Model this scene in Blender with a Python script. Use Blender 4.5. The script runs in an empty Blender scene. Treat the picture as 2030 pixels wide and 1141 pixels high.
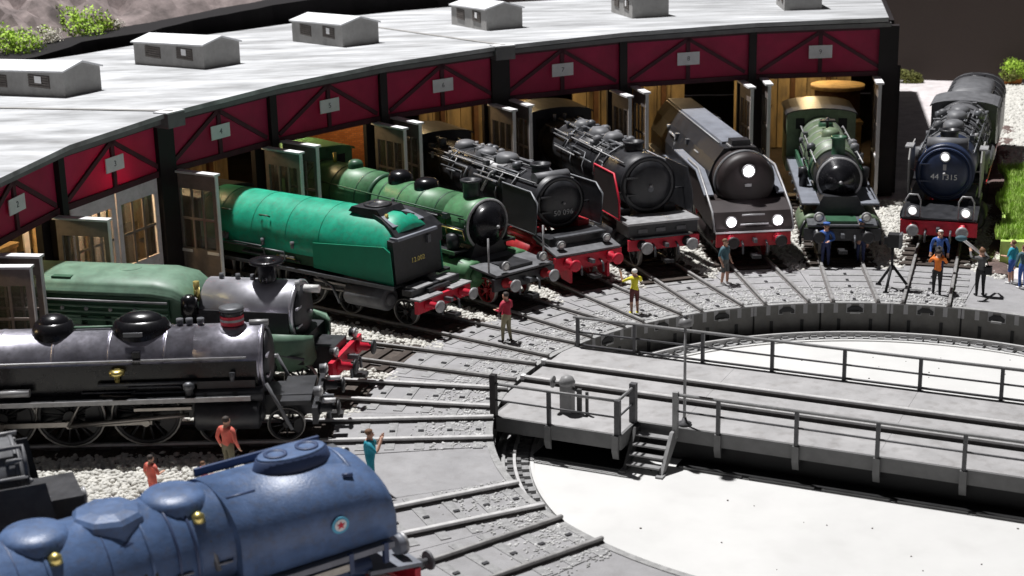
import bpy, bmesh, math, random
import numpy as np
from mathutils import Vector, Matrix
random.seed(7)
RNG = np.random.default_rng(7)
S = bpy.context.scene
COL = S.collection
PI = math.pi

# ------------------------------------------------------------------ camera
CAM_POS = Vector((3.8392, -40.8523, 15.6507))
CR = Vector((0.94111906, 0.33741643, -0.02109664))
CU = Vector((-0.07592908, 0.27176405, 0.95936389))
CF = Vector((-0.32943845, 0.90127379, -0.28138205))
cam = bpy.data.cameras.new('camera')
cam.sensor_width = 36.0
cam.lens = 55.117
cam.clip_start = 0.5
cam.clip_end = 600.0
cam.dof.use_dof = True
cam.dof.focus_distance = 50.0
cam.dof.aperture_fstop = 0.55
camo = bpy.data.objects.new('camera', cam)
COL.objects.link(camo)
camo.matrix_world = Matrix(((CR.x, CU.x, -CF.x, CAM_POS.x), (CR.y, CU.y, -CF.y, CAM_POS.y),
                            (CR.z, CU.z, -CF.z, CAM_POS.z), (0, 0, 0, 1)))
S.camera = camo

# ------------------------------------------------------------------ light and exposure
w = bpy.data.worlds.new('World')
S.world = w
w.use_nodes = True
w.node_tree.nodes['Background'].inputs[0].default_value = (0.92, 0.90, 1.0, 1)
w.node_tree.nodes['Background'].inputs[1].default_value = 0.045
S.view_settings.view_transform = 'Standard'
S.view_settings.look = 'None'
S.view_settings.exposure = 0.0
S.view_settings.gamma = 1.0

def spot(name, loc, aim, power, radius, angle, color, blend=0.6):
    l = bpy.data.lights.new(name, 'SPOT')
    l.energy = power
    l.shadow_soft_size = radius
    l.spot_size = math.radians(angle)
    l.spot_blend = blend
    l.color = color
    o = bpy.data.objects.new(name, l)
    COL.objects.link(o)
    o.location = loc
    o.rotation_euler = (Vector(aim) - Vector(loc)).to_track_quat('-Z', 'Y').to_euler()
    return o
LDIR = Vector((-0.34, 0.15, 1.0)).normalized()
AIM = Vector((-8, 10, 0))
spot('exhibition_spotlight', AIM + LDIR * 135, AIM, 1.28e6, 2.2, 62, (1.0, 0.985, 0.985))

# ------------------------------------------------------------------ helpers
DEG12 = math.radians(12)
TH0 = PI / 2 + 0.0340
def TH(k): return TH0 + DEG12 * k
def pol(k, r, z=0.0, off=0.0):
    t = TH(k)
    return Vector((r * math.cos(t) - off * math.sin(t), r * math.sin(t) + off * math.cos(t), z))
def ray(px, py):
    return (CF + CR * ((px - 1015.0) / 3108.01) - CU * ((py - 570.5) / 3108.01))
def at_z(px, py, z=0.0):
    d = ray(px, py)
    return CAM_POS + d * ((z - CAM_POS.z) / d.z)
def at_y(px, py, y):
    d = ray(px, py)
    return CAM_POS + d * ((y - CAM_POS.y) / d.y)

def link(o, parent=None):
    COL.objects.link(o)
    if parent is not None:
        o.parent = parent
    return o
def tag(o, label=None, cat=None, group=None, kind=None):
    if label: o['label'] = label
    if cat: o['category'] = cat
    if group: o['group'] = group
    if kind: o['kind'] = kind
    return o
def empty(name, loc=(0, 0, 0), rz=0.0, parent=None):
    o = bpy.data.objects.new(name, None)
    o.empty_display_size = 0.2
    o.location = loc
    o.rotation_euler = (0, 0, rz)
    return link(o, parent)
def inst(name, me, parent=None, loc=(0, 0, 0), rot=(0, 0, 0), sc=None):
    o = bpy.data.objects.new(name, me)
    o.location = loc
    o.rotation_euler = rot
    if sc: o.scale = sc
    return link(o, parent)

class MB:
    def __init__(s):
        s.v = []; s.f = []; s.s = []
    def add(s, vs, fs, smooth=False):
        o = len(s.v)
        s.v += [tuple(v) for v in vs]
        s.f += [tuple(i + o for i in f) for f in fs]
        s.s += [smooth] * len(fs)
        return s
    def box(s, x0, x1, y0, y1, z0, z1):
        return s.add([(x0, y0, z0), (x1, y0, z0), (x1, y1, z0), (x0, y1, z0), (x0, y0, z1), (x1, y0, z1), (x1, y1, z1), (x0, y1, z1)],
                     [(0, 3, 2, 1), (4, 5, 6, 7), (0, 1, 5, 4), (1, 2, 6, 5), (2, 3, 7, 6), (3, 0, 4, 7)])
    def hexa(s, p):
        return s.add(p, [(0, 3, 2, 1), (4, 5, 6, 7), (0, 1, 5, 4), (1, 2, 6, 5), (2, 3, 7, 6), (3, 0, 4, 7)])
    def loft(s, rings, cap0=True, cap1=True, smooth=True, closed=True):
        n = len(rings[0])
        vs = [v for r in rings for v in r]
        fs = []
        m = n if closed else n - 1
        for i in range(len(rings) - 1):
            for j in range(m):
                a = i * n + j; b = i * n + (j + 1) % n
                fs.append((a, b, b + n, a + n))
        s.add(vs, fs, smooth)
        o = len(s.v) - len(vs)
        if cap0:
            s.f.append(tuple(o + j for j in reversed(range(n)))); s.s.append(False)
        if cap1:
            s.f.append(tuple(o + (len(rings) - 1) * n + j for j in range(n))); s.s.append(False)
        return s
    def lathe(s, base, axis, prof, n=20, cap0=True, cap1=True, a0=0.0):
        base = Vector(base); d = Vector(axis).normalized()
        u = d.orthogonal().normalized() if abs(d.z) < 0.99 else Vector((1, 0, 0))
        if abs(d.x) > 0.99: u = Vector((0, 0, 1))
        if abs(d.y) > 0.99: u = Vector((0, 0, 1))
        vv = d.cross(u)
        rings = []
        for t, r in prof:
            c = base + d * t
            rings.append([c + (u * math.cos(a0 + 2 * PI * j / n) + vv * math.sin(a0 + 2 * PI * j / n)) * max(r, 1e-4) for j in range(n)])
        return s.loft(rings, cap0, cap1)
    def cyl(s, p0, p1, r0, r1=None, n=12):
        p0 = Vector(p0); p1 = Vector(p1)
        L = (p1 - p0).length
        return s.lathe(p0, p1 - p0, [(0, r0), (L, r0 if r1 is None else r1)], n)
    def tube(s, pts, r, n=6):
        pts = [Vector(p) for p in pts]
        rings = []
        for i, p in enumerate(pts):
            d = (pts[min(i + 1, len(pts) - 1)] - pts[max(i - 1, 0)]).normalized()
            u = d.cross(Vector((0, 0, 1)))
            if u.length < 0.05: u = Vector((0, 1, 0))
            u.normalize(); v = u.cross(d)
            rings.append([p + (u * math.cos(2 * PI * j / n) + v * math.sin(2 * PI * j / n)) * r for j in range(n)])
        return s.loft(rings)
    def prism(s, poly, plane, a0, a1, smooth=False):
        def P(q, a):
            if plane == 'xz': return (q[0], a, q[1])
            if plane == 'yz': return (a, q[0], q[1])
            return (q[0], q[1], a)
        return s.loft([[P(q, a0) for q in poly], [P(q, a1) for q in poly]], smooth=smooth)
    def ball(s, c, rx, ry=None, rz=None, n=14, m=8):
        ry = rx if ry is None else ry; rz = rx if rz is None else rz
        rings = []
        for i in range(1, m):
            a = PI * i / m
            rings.append([(c[0] + rx * math.sin(a) * math.cos(2 * PI * j / n), c[1] + ry * math.sin(a) * math.sin(2 * PI * j / n), c[2] - rz * math.cos(a)) for j in range(n)])
        o = len(s.v)
        s.loft(rings, False, False)
        b = len(s.v); s.v += [(c[0], c[1], c[2] - rz), (c[0], c[1], c[2] + rz)]
        for j in range(n):
            s.f.append((b, o + (j + 1) % n, o + j)); s.s.append(True)
            q = o + (m - 2) * n
            s.f.append((b + 1, q + j, q + (j + 1) % n)); s.s.append(True)
        return s
    def mesh(s, name, mat=None, fix=True):
        me = bpy.data.meshes.new(name)
        me.from_pydata([tuple(v) for v in s.v], [], s.f)
        me.polygons.foreach_set('use_smooth', s.s)
        if fix and len(s.f) < 20000:
            bm = bmesh.new(); bm.from_mesh(me)
            bmesh.ops.recalc_face_normals(bm, faces=bm.faces)
            bm.to_mesh(me); bm.free()
        if mat is not None:
            me.materials.append(mat)
        me.update()
        return me
    def build(s, name, mat, parent=None, loc=(0, 0, 0), rot=(0, 0, 0), off=None):
        if off is not None:
            s.v = [(v[0] - off[0], v[1] - off[1], v[2] - off[2]) for v in s.v]
        return inst(name, s.mesh(name, mat), parent, loc, rot)

# ------------------------------------------------------------------ materials
MATS = {}
def mat(name, col, rough=0.5, metal=0.0, var=0.15, scale=2.5, bump=0.0, bscale=25.0, spec=0.4, coat=0.0,
        emit=None, estr=0.0, stretch=None, col2=None, dirt=0.0, alpha=1.0, trans=0.0):
    m = bpy.data.materials.new(name)
    m.use_nodes = True
    nt = m.node_tree; N = nt.nodes; L = nt.links
    b = N['Principled BSDF']
    tc = N.new('ShaderNodeTexCoord'); mp = N.new('ShaderNodeMapping')
    L.new(tc.outputs['Object'], mp.inputs['Vector'])
    if stretch: mp.inputs['Scale'].default_value = stretch
    nz = N.new('ShaderNodeTexNoise'); nz.inputs['Scale'].default_value = scale
    nz.inputs['Detail'].default_value = 6; nz.inputs['Roughness'].default_value = 0.62
    L.new(mp.outputs[0], nz.inputs['Vector'])
    cr = N.new('ShaderNodeValToRGB')
    c = Vector(col)
    lo = c * (1 - var) if col2 is None else Vector(col2)
    hi = c * (1 + var) if col2 is None else c
    cr.color_ramp.elements[0].position = 0.32; cr.color_ramp.elements[0].color = (*lo, 1)
    cr.color_ramp.elements[1].position = 0.68; cr.color_ramp.elements[1].color = (*hi, 1)
    L.new(nz.outputs['Fac'], cr.inputs['Fac'])
    last = cr.outputs['Color']
    if dirt > 0:
        n2 = N.new('ShaderNodeTexNoise'); n2.inputs['Scale'].default_value = scale * 3.1; n2.inputs['Detail'].default_value = 8
        L.new(mp.outputs[0], n2.inputs['Vector'])
        r2 = N.new('ShaderNodeValToRGB'); r2.color_ramp.elements[0].position = 0.5; r2.color_ramp.elements[1].position = 0.72
        L.new(n2.outputs['Fac'], r2.inputs['Fac'])
        mu = N.new('ShaderNodeMath'); mu.operation = 'MULTIPLY'; mu.inputs[1].default_value = dirt
        L.new(r2.outputs['Color'], mu.inputs[0])
        mx = N.new('ShaderNodeMixRGB'); mx.inputs[2].default_value = (0.10, 0.085, 0.07, 1)
        L.new(mu.outputs[0], mx.inputs[0]); L.new(last, mx.inputs[1])
        last = mx.outputs[0]
    L.new(last, b.inputs['Base Color'])
    mr = N.new('ShaderNodeMapRange')
    mr.inputs['To Min'].default_value = max(0.03, rough - 0.12); mr.inputs['To Max'].default_value = min(1, rough + 0.12)
    L.new(nz.outputs['Fac'], mr.inputs['Value']); L.new(mr.outputs[0], b.inputs['Roughness'])
    b.inputs['Metallic'].default_value = metal
    b.inputs['Specular IOR Level'].default_value = spec
    b.inputs['Coat Weight'].default_value = coat
    b.inputs['Coat Roughness'].default_value = 0.18
    b.inputs['Alpha'].default_value = alpha
    b.inputs['Transmission Weight'].default_value = trans
    if emit:
        b.inputs['Emission Color'].default_value = (*emit, 1); b.inputs['Emission Strength'].default_value = estr
    if bump > 0:
        n3 = N.new('ShaderNodeTexNoise'); n3.inputs['Scale'].default_value = bscale; n3.inputs['Detail'].default_value = 5
        L.new(mp.outputs[0], n3.inputs['Vector'])
        bp = N.new('ShaderNodeBump'); bp.inputs['Strength'].default_value = bump; bp.inputs['Distance'].default_value = 0.06
        L.new(n3.outputs['Fac'], bp.inputs['Height']); L.new(bp.outputs[0], b.inputs['Normal'])
    MATS[name] = m
    return m
M = MATS
mat('table_ground', (0.64, 0.60, 0.60), 0.95, var=0.18, scale=1.4, bump=0.5, bscale=9)
mat('apron', (0.315, 0.312, 0.318), 0.85, var=0.13, scale=0.9, bump=0.25, bscale=18, dirt=0.18)
mat('apron_rim', (0.34, 0.34, 0.335), 0.9, var=0.25, scale=5, bump=0.6, bscale=20)
mat('sleeper_grey', (0.30, 0.30, 0.30), 0.85, var=0.25, scale=5, bump=0.3)
mat('sleeper_brown', (0.055, 0.043, 0.036), 0.85, var=0.3, scale=4, bump=0.3)
mat('trackbed', (0.085, 0.07, 0.06), 0.95, var=0.35, scale=6, bump=0.8, bscale=14)
mat('rail_bright', (0.56, 0.555, 0.55), 0.45, 0.1, var=0.12, scale=4, dirt=0.1)  # paler base colour stands in for the glint along some rails
mat('rail', (0.30, 0.295, 0.29), 0.5, 0.2, var=0.2, scale=4, dirt=0.15)
mat('rail_side', (0.16, 0.15, 0.145), 0.6, 0.4, var=0.3, scale=4)
mat('stud', (0.06, 0.06, 0.065), 0.5, 0.5)
mat('gravel', (0.60, 0.59, 0.545), 0.9, var=0.22, scale=3.0)
mat('gravel_grey', (0.52, 0.52, 0.51), 0.9, var=0.45, scale=3.0)
mat('pit_floor', (0.63, 0.63, 0.615), 0.8, var=0.05, scale=0.35, dirt=0.06)
mat('pit_ring', (0.36, 0.36, 0.355), 0.85, var=0.15, scale=3, bump=0.3)
mat('pit_wall', (0.125, 0.122, 0.115), 0.75, var=0.22, scale=2.0, dirt=0.3)
mat('black', (0.008, 0.008, 0.009), 0.6, var=0.3)
mat('deck', (0.37, 0.365, 0.365), 0.78, var=0.15, scale=0.9, bump=0.2, dirt=0.3)
mat('bridge_grey', (0.155, 0.155, 0.155), 0.6, var=0.15)
mat('bridge_dark', (0.075, 0.075, 0.075), 0.6, var=0.2)
mat('railing', (0.085, 0.085, 0.09), 0.5, var=0.2, scale=6)
mat('railing_top', (0.21, 0.21, 0.21), 0.45, var=0.2, scale=6)
mat('control_grey', (0.27, 0.27, 0.27), 0.5, var=0.2)
# roundhouse
mat('roof', (0.40, 0.41, 0.42), 0.8, var=0.44, scale=0.6, bump=0.15, bscale=6, stretch=(0.35, 1.2, 1), dirt=0.28)
mat('roof_edge', (0.17, 0.17, 0.175), 0.7, var=0.15)
mat('crimson', (0.46, 0.034, 0.105), 0.55, var=0.22, scale=0.8, dirt=0.1)
_m = MATS['crimson']; _nt = _m.node_tree
_tr = _nt.nodes.new('ShaderNodeBsdfTranslucent'); _tr.inputs[0].default_value = (0.55, 0.03, 0.19, 1)
_mx = _nt.nodes.new('ShaderNodeMixShader'); _mx.inputs[0].default_value = 0.24
_nt.links.new(_nt.nodes['Principled BSDF'].outputs[0], _mx.inputs[1]); _nt.links.new(_tr.outputs[0], _mx.inputs[2])
_nt.links.new(_mx.outputs[0], _nt.nodes['Material Output'].inputs['Surface'])
mat('truss', (0.075, 0.018, 0.030), 0.6, var=0.3)
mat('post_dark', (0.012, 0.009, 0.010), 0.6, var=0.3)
mat('plate', (0.88, 0.88, 0.9), 0.6, var=0.06, scale=4)
mat('plate_ink', (0.20, 0.20, 0.22), 0.6)
mat('door', (0.20, 0.17, 0.155), 0.7, var=0.16, scale=2, dirt=0.35)  # dark base colour puts the eave's shade into the open leaves
mat('door_closed_lit', (0.78, 0.74, 0.79), 0.7, var=0.1, scale=2, dirt=0.15)  # paler copy for the closed leaves, bounce light put into the colour
mat('glass', (0.35, 0.33, 0.30), 0.12, trans=0.85, alpha=0.35, var=0.1)
mat('vent', (0.30, 0.295, 0.285), 0.75, var=0.14, scale=1.5, dirt=0.15)
mat('vent_roof', (0.66, 0.67, 0.68), 0.8, var=0.1, scale=1.5)
mat('louvre', (0.13, 0.115, 0.105), 0.8, var=0.25, scale=6)
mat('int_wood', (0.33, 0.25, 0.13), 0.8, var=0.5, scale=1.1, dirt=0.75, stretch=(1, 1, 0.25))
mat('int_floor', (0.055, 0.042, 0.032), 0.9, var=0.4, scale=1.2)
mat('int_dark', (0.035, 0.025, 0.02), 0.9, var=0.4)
mat('crate_wood', (0.46, 0.33, 0.15), 0.8, var=0.25, scale=3)
mat('brown_wood', (0.10, 0.05, 0.025), 0.8, var=0.3, scale=3)
mat('yellow', (0.62, 0.42, 0.03), 0.5, var=0.15)
mat('bulb', (1, 0.8, 0.5), 0.4, emit=(1.0, 0.72, 0.35), estr=5.0)
mat('backdrop', (0.034, 0.024, 0.020), 0.95, var=0.22, scale=14, bump=0.4, bscale=40, stretch=(1, 1, 2.2))
mat('ledge', (0.006, 0.005, 0.006), 0.95, var=0.5, scale=2)
mat('rock', (0.17, 0.14, 0.135), 0.95, var=0.55, scale=0.7, bump=0.8, bscale=3)
mat('dirt', (0.15, 0.105, 0.095), 0.95, var=0.4, scale=1.5, bump=0.8, bscale=8)
mat('leaf_bright', (0.34, 0.52, 0.055), 0.7, var=0.35, scale=2.5)
mat('leaf_olive', (0.16, 0.17, 0.045), 0.8, var=0.4, scale=2.5)
mat('leaf_white', (0.62, 0.59, 0.52), 0.9, var=0.2, scale=3)
mat('grass', (0.50, 0.68, 0.18), 0.8, var=0.35, scale=1.5)
mat('brick', (0.48, 0.17, 0.045), 0.85, var=0.3, scale=4)
# locomotives
mat('black_loco', (0.022, 0.023, 0.027), 0.42, var=0.3, scale=3, spec=0.5, dirt=0.12)
mat('grey_black', (0.135, 0.138, 0.147), 0.5, var=0.25, scale=2.5, dirt=0.12)
mat('gloss_black', (0.008, 0.008, 0.010), 0.26, var=0.2, spec=0.45)
mat('black_blue_sheen', (0.022, 0.034, 0.075), 0.38, var=0.2, spec=0.5)  # black with a blue reflection put into its base colour
mat('pipe_grey', (0.115, 0.12, 0.13), 0.45, 0.3, var=0.25, scale=6)
mat('worn_edge', (0.34, 0.34, 0.345), 0.45, 0.2, var=0.2, scale=4)
mat('silver', (0.60, 0.60, 0.65), 0.38, 0.8, var=0.10, scale=2)
mat('dark_silver', (0.50, 0.49, 0.56), 0.34, 0.85, var=0.18, scale=3, dirt=0.25)
mat('white', (0.80, 0.80, 0.80), 0.5, var=0.04)
mat('brass', (0.75, 0.62, 0.22), 0.35, 0.9, var=0.1)
mat('red', (0.60, 0.018, 0.045), 0.45, var=0.18, scale=4)
mat('red_frame', (0.36, 0.014, 0.022), 0.5, var=0.25, scale=3, dirt=0.15)
mat('turquoise', (0.011, 0.34, 0.205), 0.45, var=0.20, scale=2.2, dirt=0.28)
mat('turquoise_dark', (0.010, 0.26, 0.145), 0.45, var=0.1, scale=1.5)
mat('mid_green', (0.080, 0.215, 0.098), 0.45, var=0.24, scale=2.6, dirt=0.30)
mat('olive_green', (0.15, 0.205, 0.125), 0.45, var=0.24, scale=2.6, dirt=0.30)
mat('pale_green', (0.135, 0.235, 0.165), 0.5, var=0.2, scale=2, dirt=0.2)
mat('deep_green', (0.035, 0.10, 0.055), 0.45, var=0.2, scale=2)
mat('loco_blue', (0.084, 0.140, 0.27), 0.42, var=0.22, scale=2.2, dirt=0.30, bump=0.12, bscale=18)
mat('blue_dark', (0.045, 0.07, 0.15), 0.45, var=0.1, scale=1.5)
mat('brown_loco', (0.024, 0.016, 0.016), 0.55, var=0.2, scale=2, spec=0.5)
mat('slate_top', (0.20, 0.215, 0.25), 0.5, var=0.2, scale=1.6, dirt=0.15)
mat('wheel', (0.022, 0.022, 0.024), 0.5, var=0.3)
mat('tyre', (0.34, 0.33, 0.31), 0.45, 0.4, var=0.25)
mat('rod', (0.30, 0.28, 0.26), 0.4, 0.8, var=0.25)
mat('headlight', (1, 1, 1), 0.3, emit=(1.0, 0.93, 1.0), estr=16.0)
mat('marker_lamp', (0.95, 0.95, 0.95), 0.3, emit=(1.0, 1.0, 1.0), estr=1.2)
mat('lens', (0.75, 0.75, 0.72), 0.2, var=0.05)
mat('ring_blue', (0.10, 0.42, 0.62), 0.5, var=0.1)
# people
for n, c in dict(skin=(0.62, 0.36, 0.26), hair_dark=(0.04, 0.03, 0.025), hair_white=(0.78, 0.76, 0.72), hair_brown=(0.16, 0.08, 0.04),
                 c_red=(0.40, 0.02, 0.05), c_yellow=(0.78, 0.70, 0.04), c_maroon=(0.12, 0.03, 0.03), c_teal=(0.06, 0.13, 0.16),
                 c_khaki=(0.30, 0.27, 0.17), c_grey=(0.12, 0.125, 0.12), c_blue=(0.05, 0.13, 0.42), c_navy=(0.025, 0.035, 0.10),
                 c_orange=(0.78, 0.20, 0.03), c_black=(0.016, 0.016, 0.018), c_turq=(0.02, 0.30, 0.40), c_salmon=(0.72, 0.16, 0.12),
                 c_olive=(0.15, 0.135, 0.085), c_white=(0.75, 0.75, 0.74), c_suit=(0.10, 0.10, 0.10), c_shoe=(0.05, 0.03, 0.025)).items():
    mat(n, c, 0.7, var=0.12, scale=8)

# ------------------------------------------------------------------ lettering and figures that need evaluation come first
def text_mesh(body, size, m, depth=0.006):
    cu = bpy.data.curves.new('lettering', 'FONT')
    cu.body = body; cu.size = size; cu.extrude = depth; cu.align_x = 'CENTER'; cu.align_y = 'CENTER'; cu.resolution_u = 2
    o = bpy.data.objects.new('lettering', cu); COL.objects.link(o)
    dg = bpy.context.evaluated_depsgraph_get()
    me = bpy.data.meshes.new_from_object(o.evaluated_get(dg))
    me.materials.clear(); me.materials.append(m)
    bpy.data.objects.remove(o)
    return me
NUMERALS = {k: text_mesh(str(10 - k), 0.27, M['plate_ink']) for k in range(1, 10)}
TXT_44 = text_mesh('44 1315', 0.30, M['white'])
TXT_50 = text_mesh('50 096', 0.30, M['worn_edge'])
TXT_12 = text_mesh('12.002', 0.26, M['brass'])
TXT_EMBLEM = text_mesh('*', 0.5, M['red'])

def arm(kind, s):
    """shoulder, elbow and wrist of one arm (s = +1 left, -1 right), facing +x"""
    sh = Vector((0.0, 0.19 * s, 1.42))
    E = {'down': ((-0.04, 0.265, 1.15), (0.06, 0.27, 0.90)),
         'hold': ((0.02, 0.28, 1.17), (0.25, 0.14, 1.12)),
         'face': ((0.16, 0.27, 1.22), (0.27, 0.10, 1.50)),
         'raise': ((0.20, 0.33, 1.25), (0.30, 0.36, 1.52)),
         'boom': ((0.26, 0.24, 1.38), (0.47, 0.20, 1.52)),
         'hip': ((-0.06, 0.36, 1.16), (0.05, 0.21, 1.0)),
         'back': ((-0.14, 0.26, 1.16), (-0.20, 0.08, 0.98))}[kind]
    return sh, Vector((E[0][0], E[0][1] * s, E[0][2])), Vector((E[1][0], E[1][1] * s, E[1][2]))

PEOPLE = []
def person_mesh(cl, la='down', ra='down', stride=0.0, short=False, skirt=False):
    V = []; R = []; Ed = []; B = []
    def j(p, r, par=None, bone=None):
        V.append(tuple(p)); R.append(r)
        if par is not None:
            Ed.append((par, len(V) - 1)); B.append((par, len(V) - 1, bone))
        return len(V) - 1
    pel = j((0, 0, 0.95), (0.15, 0.11))
    wa = j((0, 0, 1.10), (0.135, 0.10), pel, 'top')
    ch = j((0, 0, 1.30), (0.165, 0.12), wa, 'top')
    up = j((0, 0, 1.44), (0.12, 0.09), ch, 'top')
    nk = j((0.01, 0, 1.52), (0.055, 0.055), up, 'skin')
    hl = j((0.025, 0, 1.60), (0.082, 0.075), nk, 'skin')
    ht = j((0.015, 0, 1.70), (0.088, 0.08), hl, 'skin')
    j((0.015, 0, 1.745), (0.055, 0.055), ht, 'skin')
    j((0.125, 0, 1.625), (0.014, 0.016), hl, 'skin')
    for s in (1, -1):
        hp = j((0, 0.085 * s, 0.90), (0.095, 0.095), pel, 'leg')
        f = stride * s
        kn = j((0.03 + f * 0.5, 0.095 * s, 0.50), (0.062, 0.062), hp, 'leg')
        an = j((0.0 + f, 0.10 * s, 0.10), (0.043, 0.043), kn, 'shin' if (short or skirt) else 'leg')
        he = j((-0.02 + f, 0.10 * s, 0.045), (0.042, 0.042), an, 'shoe')
        j((0.17 + f, 0.12 * s, 0.035), (0.035, 0.035), he, 'shoe')
        sh, el, wr = arm(la if s > 0 else ra, s)
        a = j(sh, (0.066, 0.066), up, 'top')
        b = j(el, (0.048, 0.048), a, 'top')
        c = j(wr, (0.034, 0.034), b, 'skin' if short else 'top')
        d = (wr - el).normalized()
        pm = j(wr + d * 0.075, (0.032, 0.022), c, 'skin')
        side = d.cross(Vector((0, 0, 1)))
        if side.length < 0.1: side = Vector((0, 1, 0))
        side.normalize()
        fw_ = side.cross(d).normalized()
        for q, ln in ((-1.5, 0.055), (-0.5, 0.07), (0.5, 0.068), (1.5, 0.05)):
            g = j(wr + d * 0.10 + side * q * 0.017, (0.010, 0.010), pm, 'skin')
            j(wr + d * (0.10 + ln) + side * q * 0.02 + fw_ * 0.02, (0.008, 0.008), g, 'skin')
        j(wr + d * 0.07 + side * 0.055 * s + fw_ * 0.012, (0.010, 0.010), c, 'skin')
    me = bpy.data.meshes.new('figure')
    me.from_pydata(V, Ed, [])
    o = bpy.data.objects.new('figure', me); COL.objects.link(o)
    md = o.modifiers.new('s', 'SKIN'); md.use_smooth_shade = True
    for i, r in enumerate(R):
        me.skin_vertices[0].data[i].radius = r
    me.skin_vertices[0].data[0].use_root = True
    sb = o.modifiers.new('d', 'SUBSURF'); sb.levels = 1; sb.render_levels = 1
    PEOPLE.append((o, V, B, cl))
    return len(PEOPLE) - 1

def finish_people():
    dg = bpy.context.evaluated_depsgraph_get()
    out = []
    for o, V, B, cl in PEOPLE:
        me = bpy.data.meshes.new_from_object(o.evaluated_get(dg))
        me.materials.clear()
        keys = ['top', 'leg', 'skin', 'shoe', 'shin']
        for kx in keys:
            me.materials.append(M[cl.get(kx, 'skin')])
        n = len(me.polygons)
        C = np.array([p.center[:] for p in me.polygons])
        best = np.full(n, 1e9); idx = np.zeros(n, int)
        for a, b, bn in B:
            A = np.array(V[a]); D = np.array(V[b]) - A
            t = np.clip(((C - A) @ D) / (D @ D), 0, 1)
            d = np.linalg.norm(C - (A + t[:, None] * D), axis=1)
            m_ = d < best
            best[m_] = d[m_]; idx[m_] = keys.index(bn)
        low = (C[:, 2] < 1.0) & (idx == 0) & (np.abs(C[:, 1]) < 0.2)
        idx[low & (C[:, 2] < cl.get('hem', 0.93))] = 1
        me.polygons.foreach_set('material_index', idx.astype(np.int32))
        me.polygons.foreach_set('use_smooth', [True] * n)
        out.append(me)
    for o, *_ in PEOPLE:
        bpy.data.objects.remove(o)
    return out
FIG = {}
def fig(key, cl, **kw): FIG[key] = person_mesh(cl, **kw)
fig('red', dict(top='c_red', leg='c_khaki', shoe='c_black', hem=0.85), la='hold', ra='hold', stride=0.07)
fig('yellow', dict(top='c_yellow', leg='c_maroon', shin='skin', shoe='c_yellow'), la='raise', ra='face', short=True)
fig('vest', dict(top='c_teal', leg='c_grey', shoe='c_white'), la='down', ra='down', short=True, stride=0.04)
fig('officer', dict(top='c_blue', leg='c_navy', shoe='c_black', hem=0.82), la='hold', ra='hold')
fig('worker', dict(top='c_navy', leg='c_navy', shoe='c_black'), la='down', ra='hip')
fig('suit_blue', dict(top='c_blue', leg='c_navy', shoe='c_black', hem=0.85), la='down', ra='down')
fig('cameraman', dict(top='c_orange', leg='c_black', shoe='c_black'), la='face', ra='face', stride=0.06)
fig('soundman', dict(top='c_suit', leg='c_black', shoe='c_black', hem=0.86), la='boom', ra='boom')
fig('turq_a', dict(top='c_turq', leg='c_blue', shin='skin', shoe='c_white', hem=0.9), la='hold', ra='down', short=True)
fig('turq_b', dict(top='c_teal', leg='c_blue', shoe='c_white'), la='down', ra='down')
fig('salmon', dict(top='c_salmon', leg='c_olive', shoe='c_white', hem=0.86), la='down', ra='down', stride=0.04)
fig('pink', dict(top='c_salmon', leg='c_salmon', shin='skin', shoe='c_white', hem=0.6), la='down', ra='hold', short=True)
fig('lady', dict(top='c_turq', leg='c_turq', shoe='c_white', hem=0.9), la='face', ra='face', short=True)
FIGMESH = finish_people()

# ================================================================== THE SETTING
def ring_sheet(name, r0, r1, z, m, n=180, steps=1, kind='structure'):
    mb = MB()
    rings = [[(r * math.cos(2 * PI * j / n), r * math.sin(2 * PI * j / n), z) for j in range(n)] for r in np.linspace(r0, r1, steps + 1)]
    mb.loft(rings, False, False, smooth=False)
    o = mb.build(name, m)
    return tag(o, kind=kind)
ring_sheet('ground', 11.15, 320, -0.08, M['table_ground'], steps=3)

# apron of concrete plates, one wedge per track position
apron = tag(empty('apron'), kind='structure')
R_PIT = 11.06
PLATE_OUT = {0: 15.9, 1: 15.6, 2: 15.3, 3: 14.7, 4: 15.2, 5: 15.0, 6: 15.0, 7: 15.0, 8: 15.0, 9: 15.3, 10: 17.2, 11: 18.5, 12: 18.5, 13: 18.5, -1: 15.4, -2: 15.4, -3: 15.4}
for k in range(-16, 14):
    mb = MB()
    ro = PLATE_OUT.get(k, 15.4)
    prof = []
    n = 6
    g = 0.0011
    ang = [TH(k) - DEG12 / 2 + g + (DEG12 - 2 * g) * i / n for i in range(n + 1)]
    zt = 0.006 * ((k * 37) % 5 - 2) * 0.5
    top = [(R_PIT * math.cos(a), R_PIT * math.sin(a)) for a in ang] + [((ro + 0.12 * math.sin(9 * a + k)) * math.cos(a), (ro + 0.12 * math.sin(9 * a + k)) * math.sin(a)) for a in reversed(ang)]
    mb.prism(top, 'xy', -0.35, zt)
    mb.build('concrete_plate', M['apron'], apron)

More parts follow.
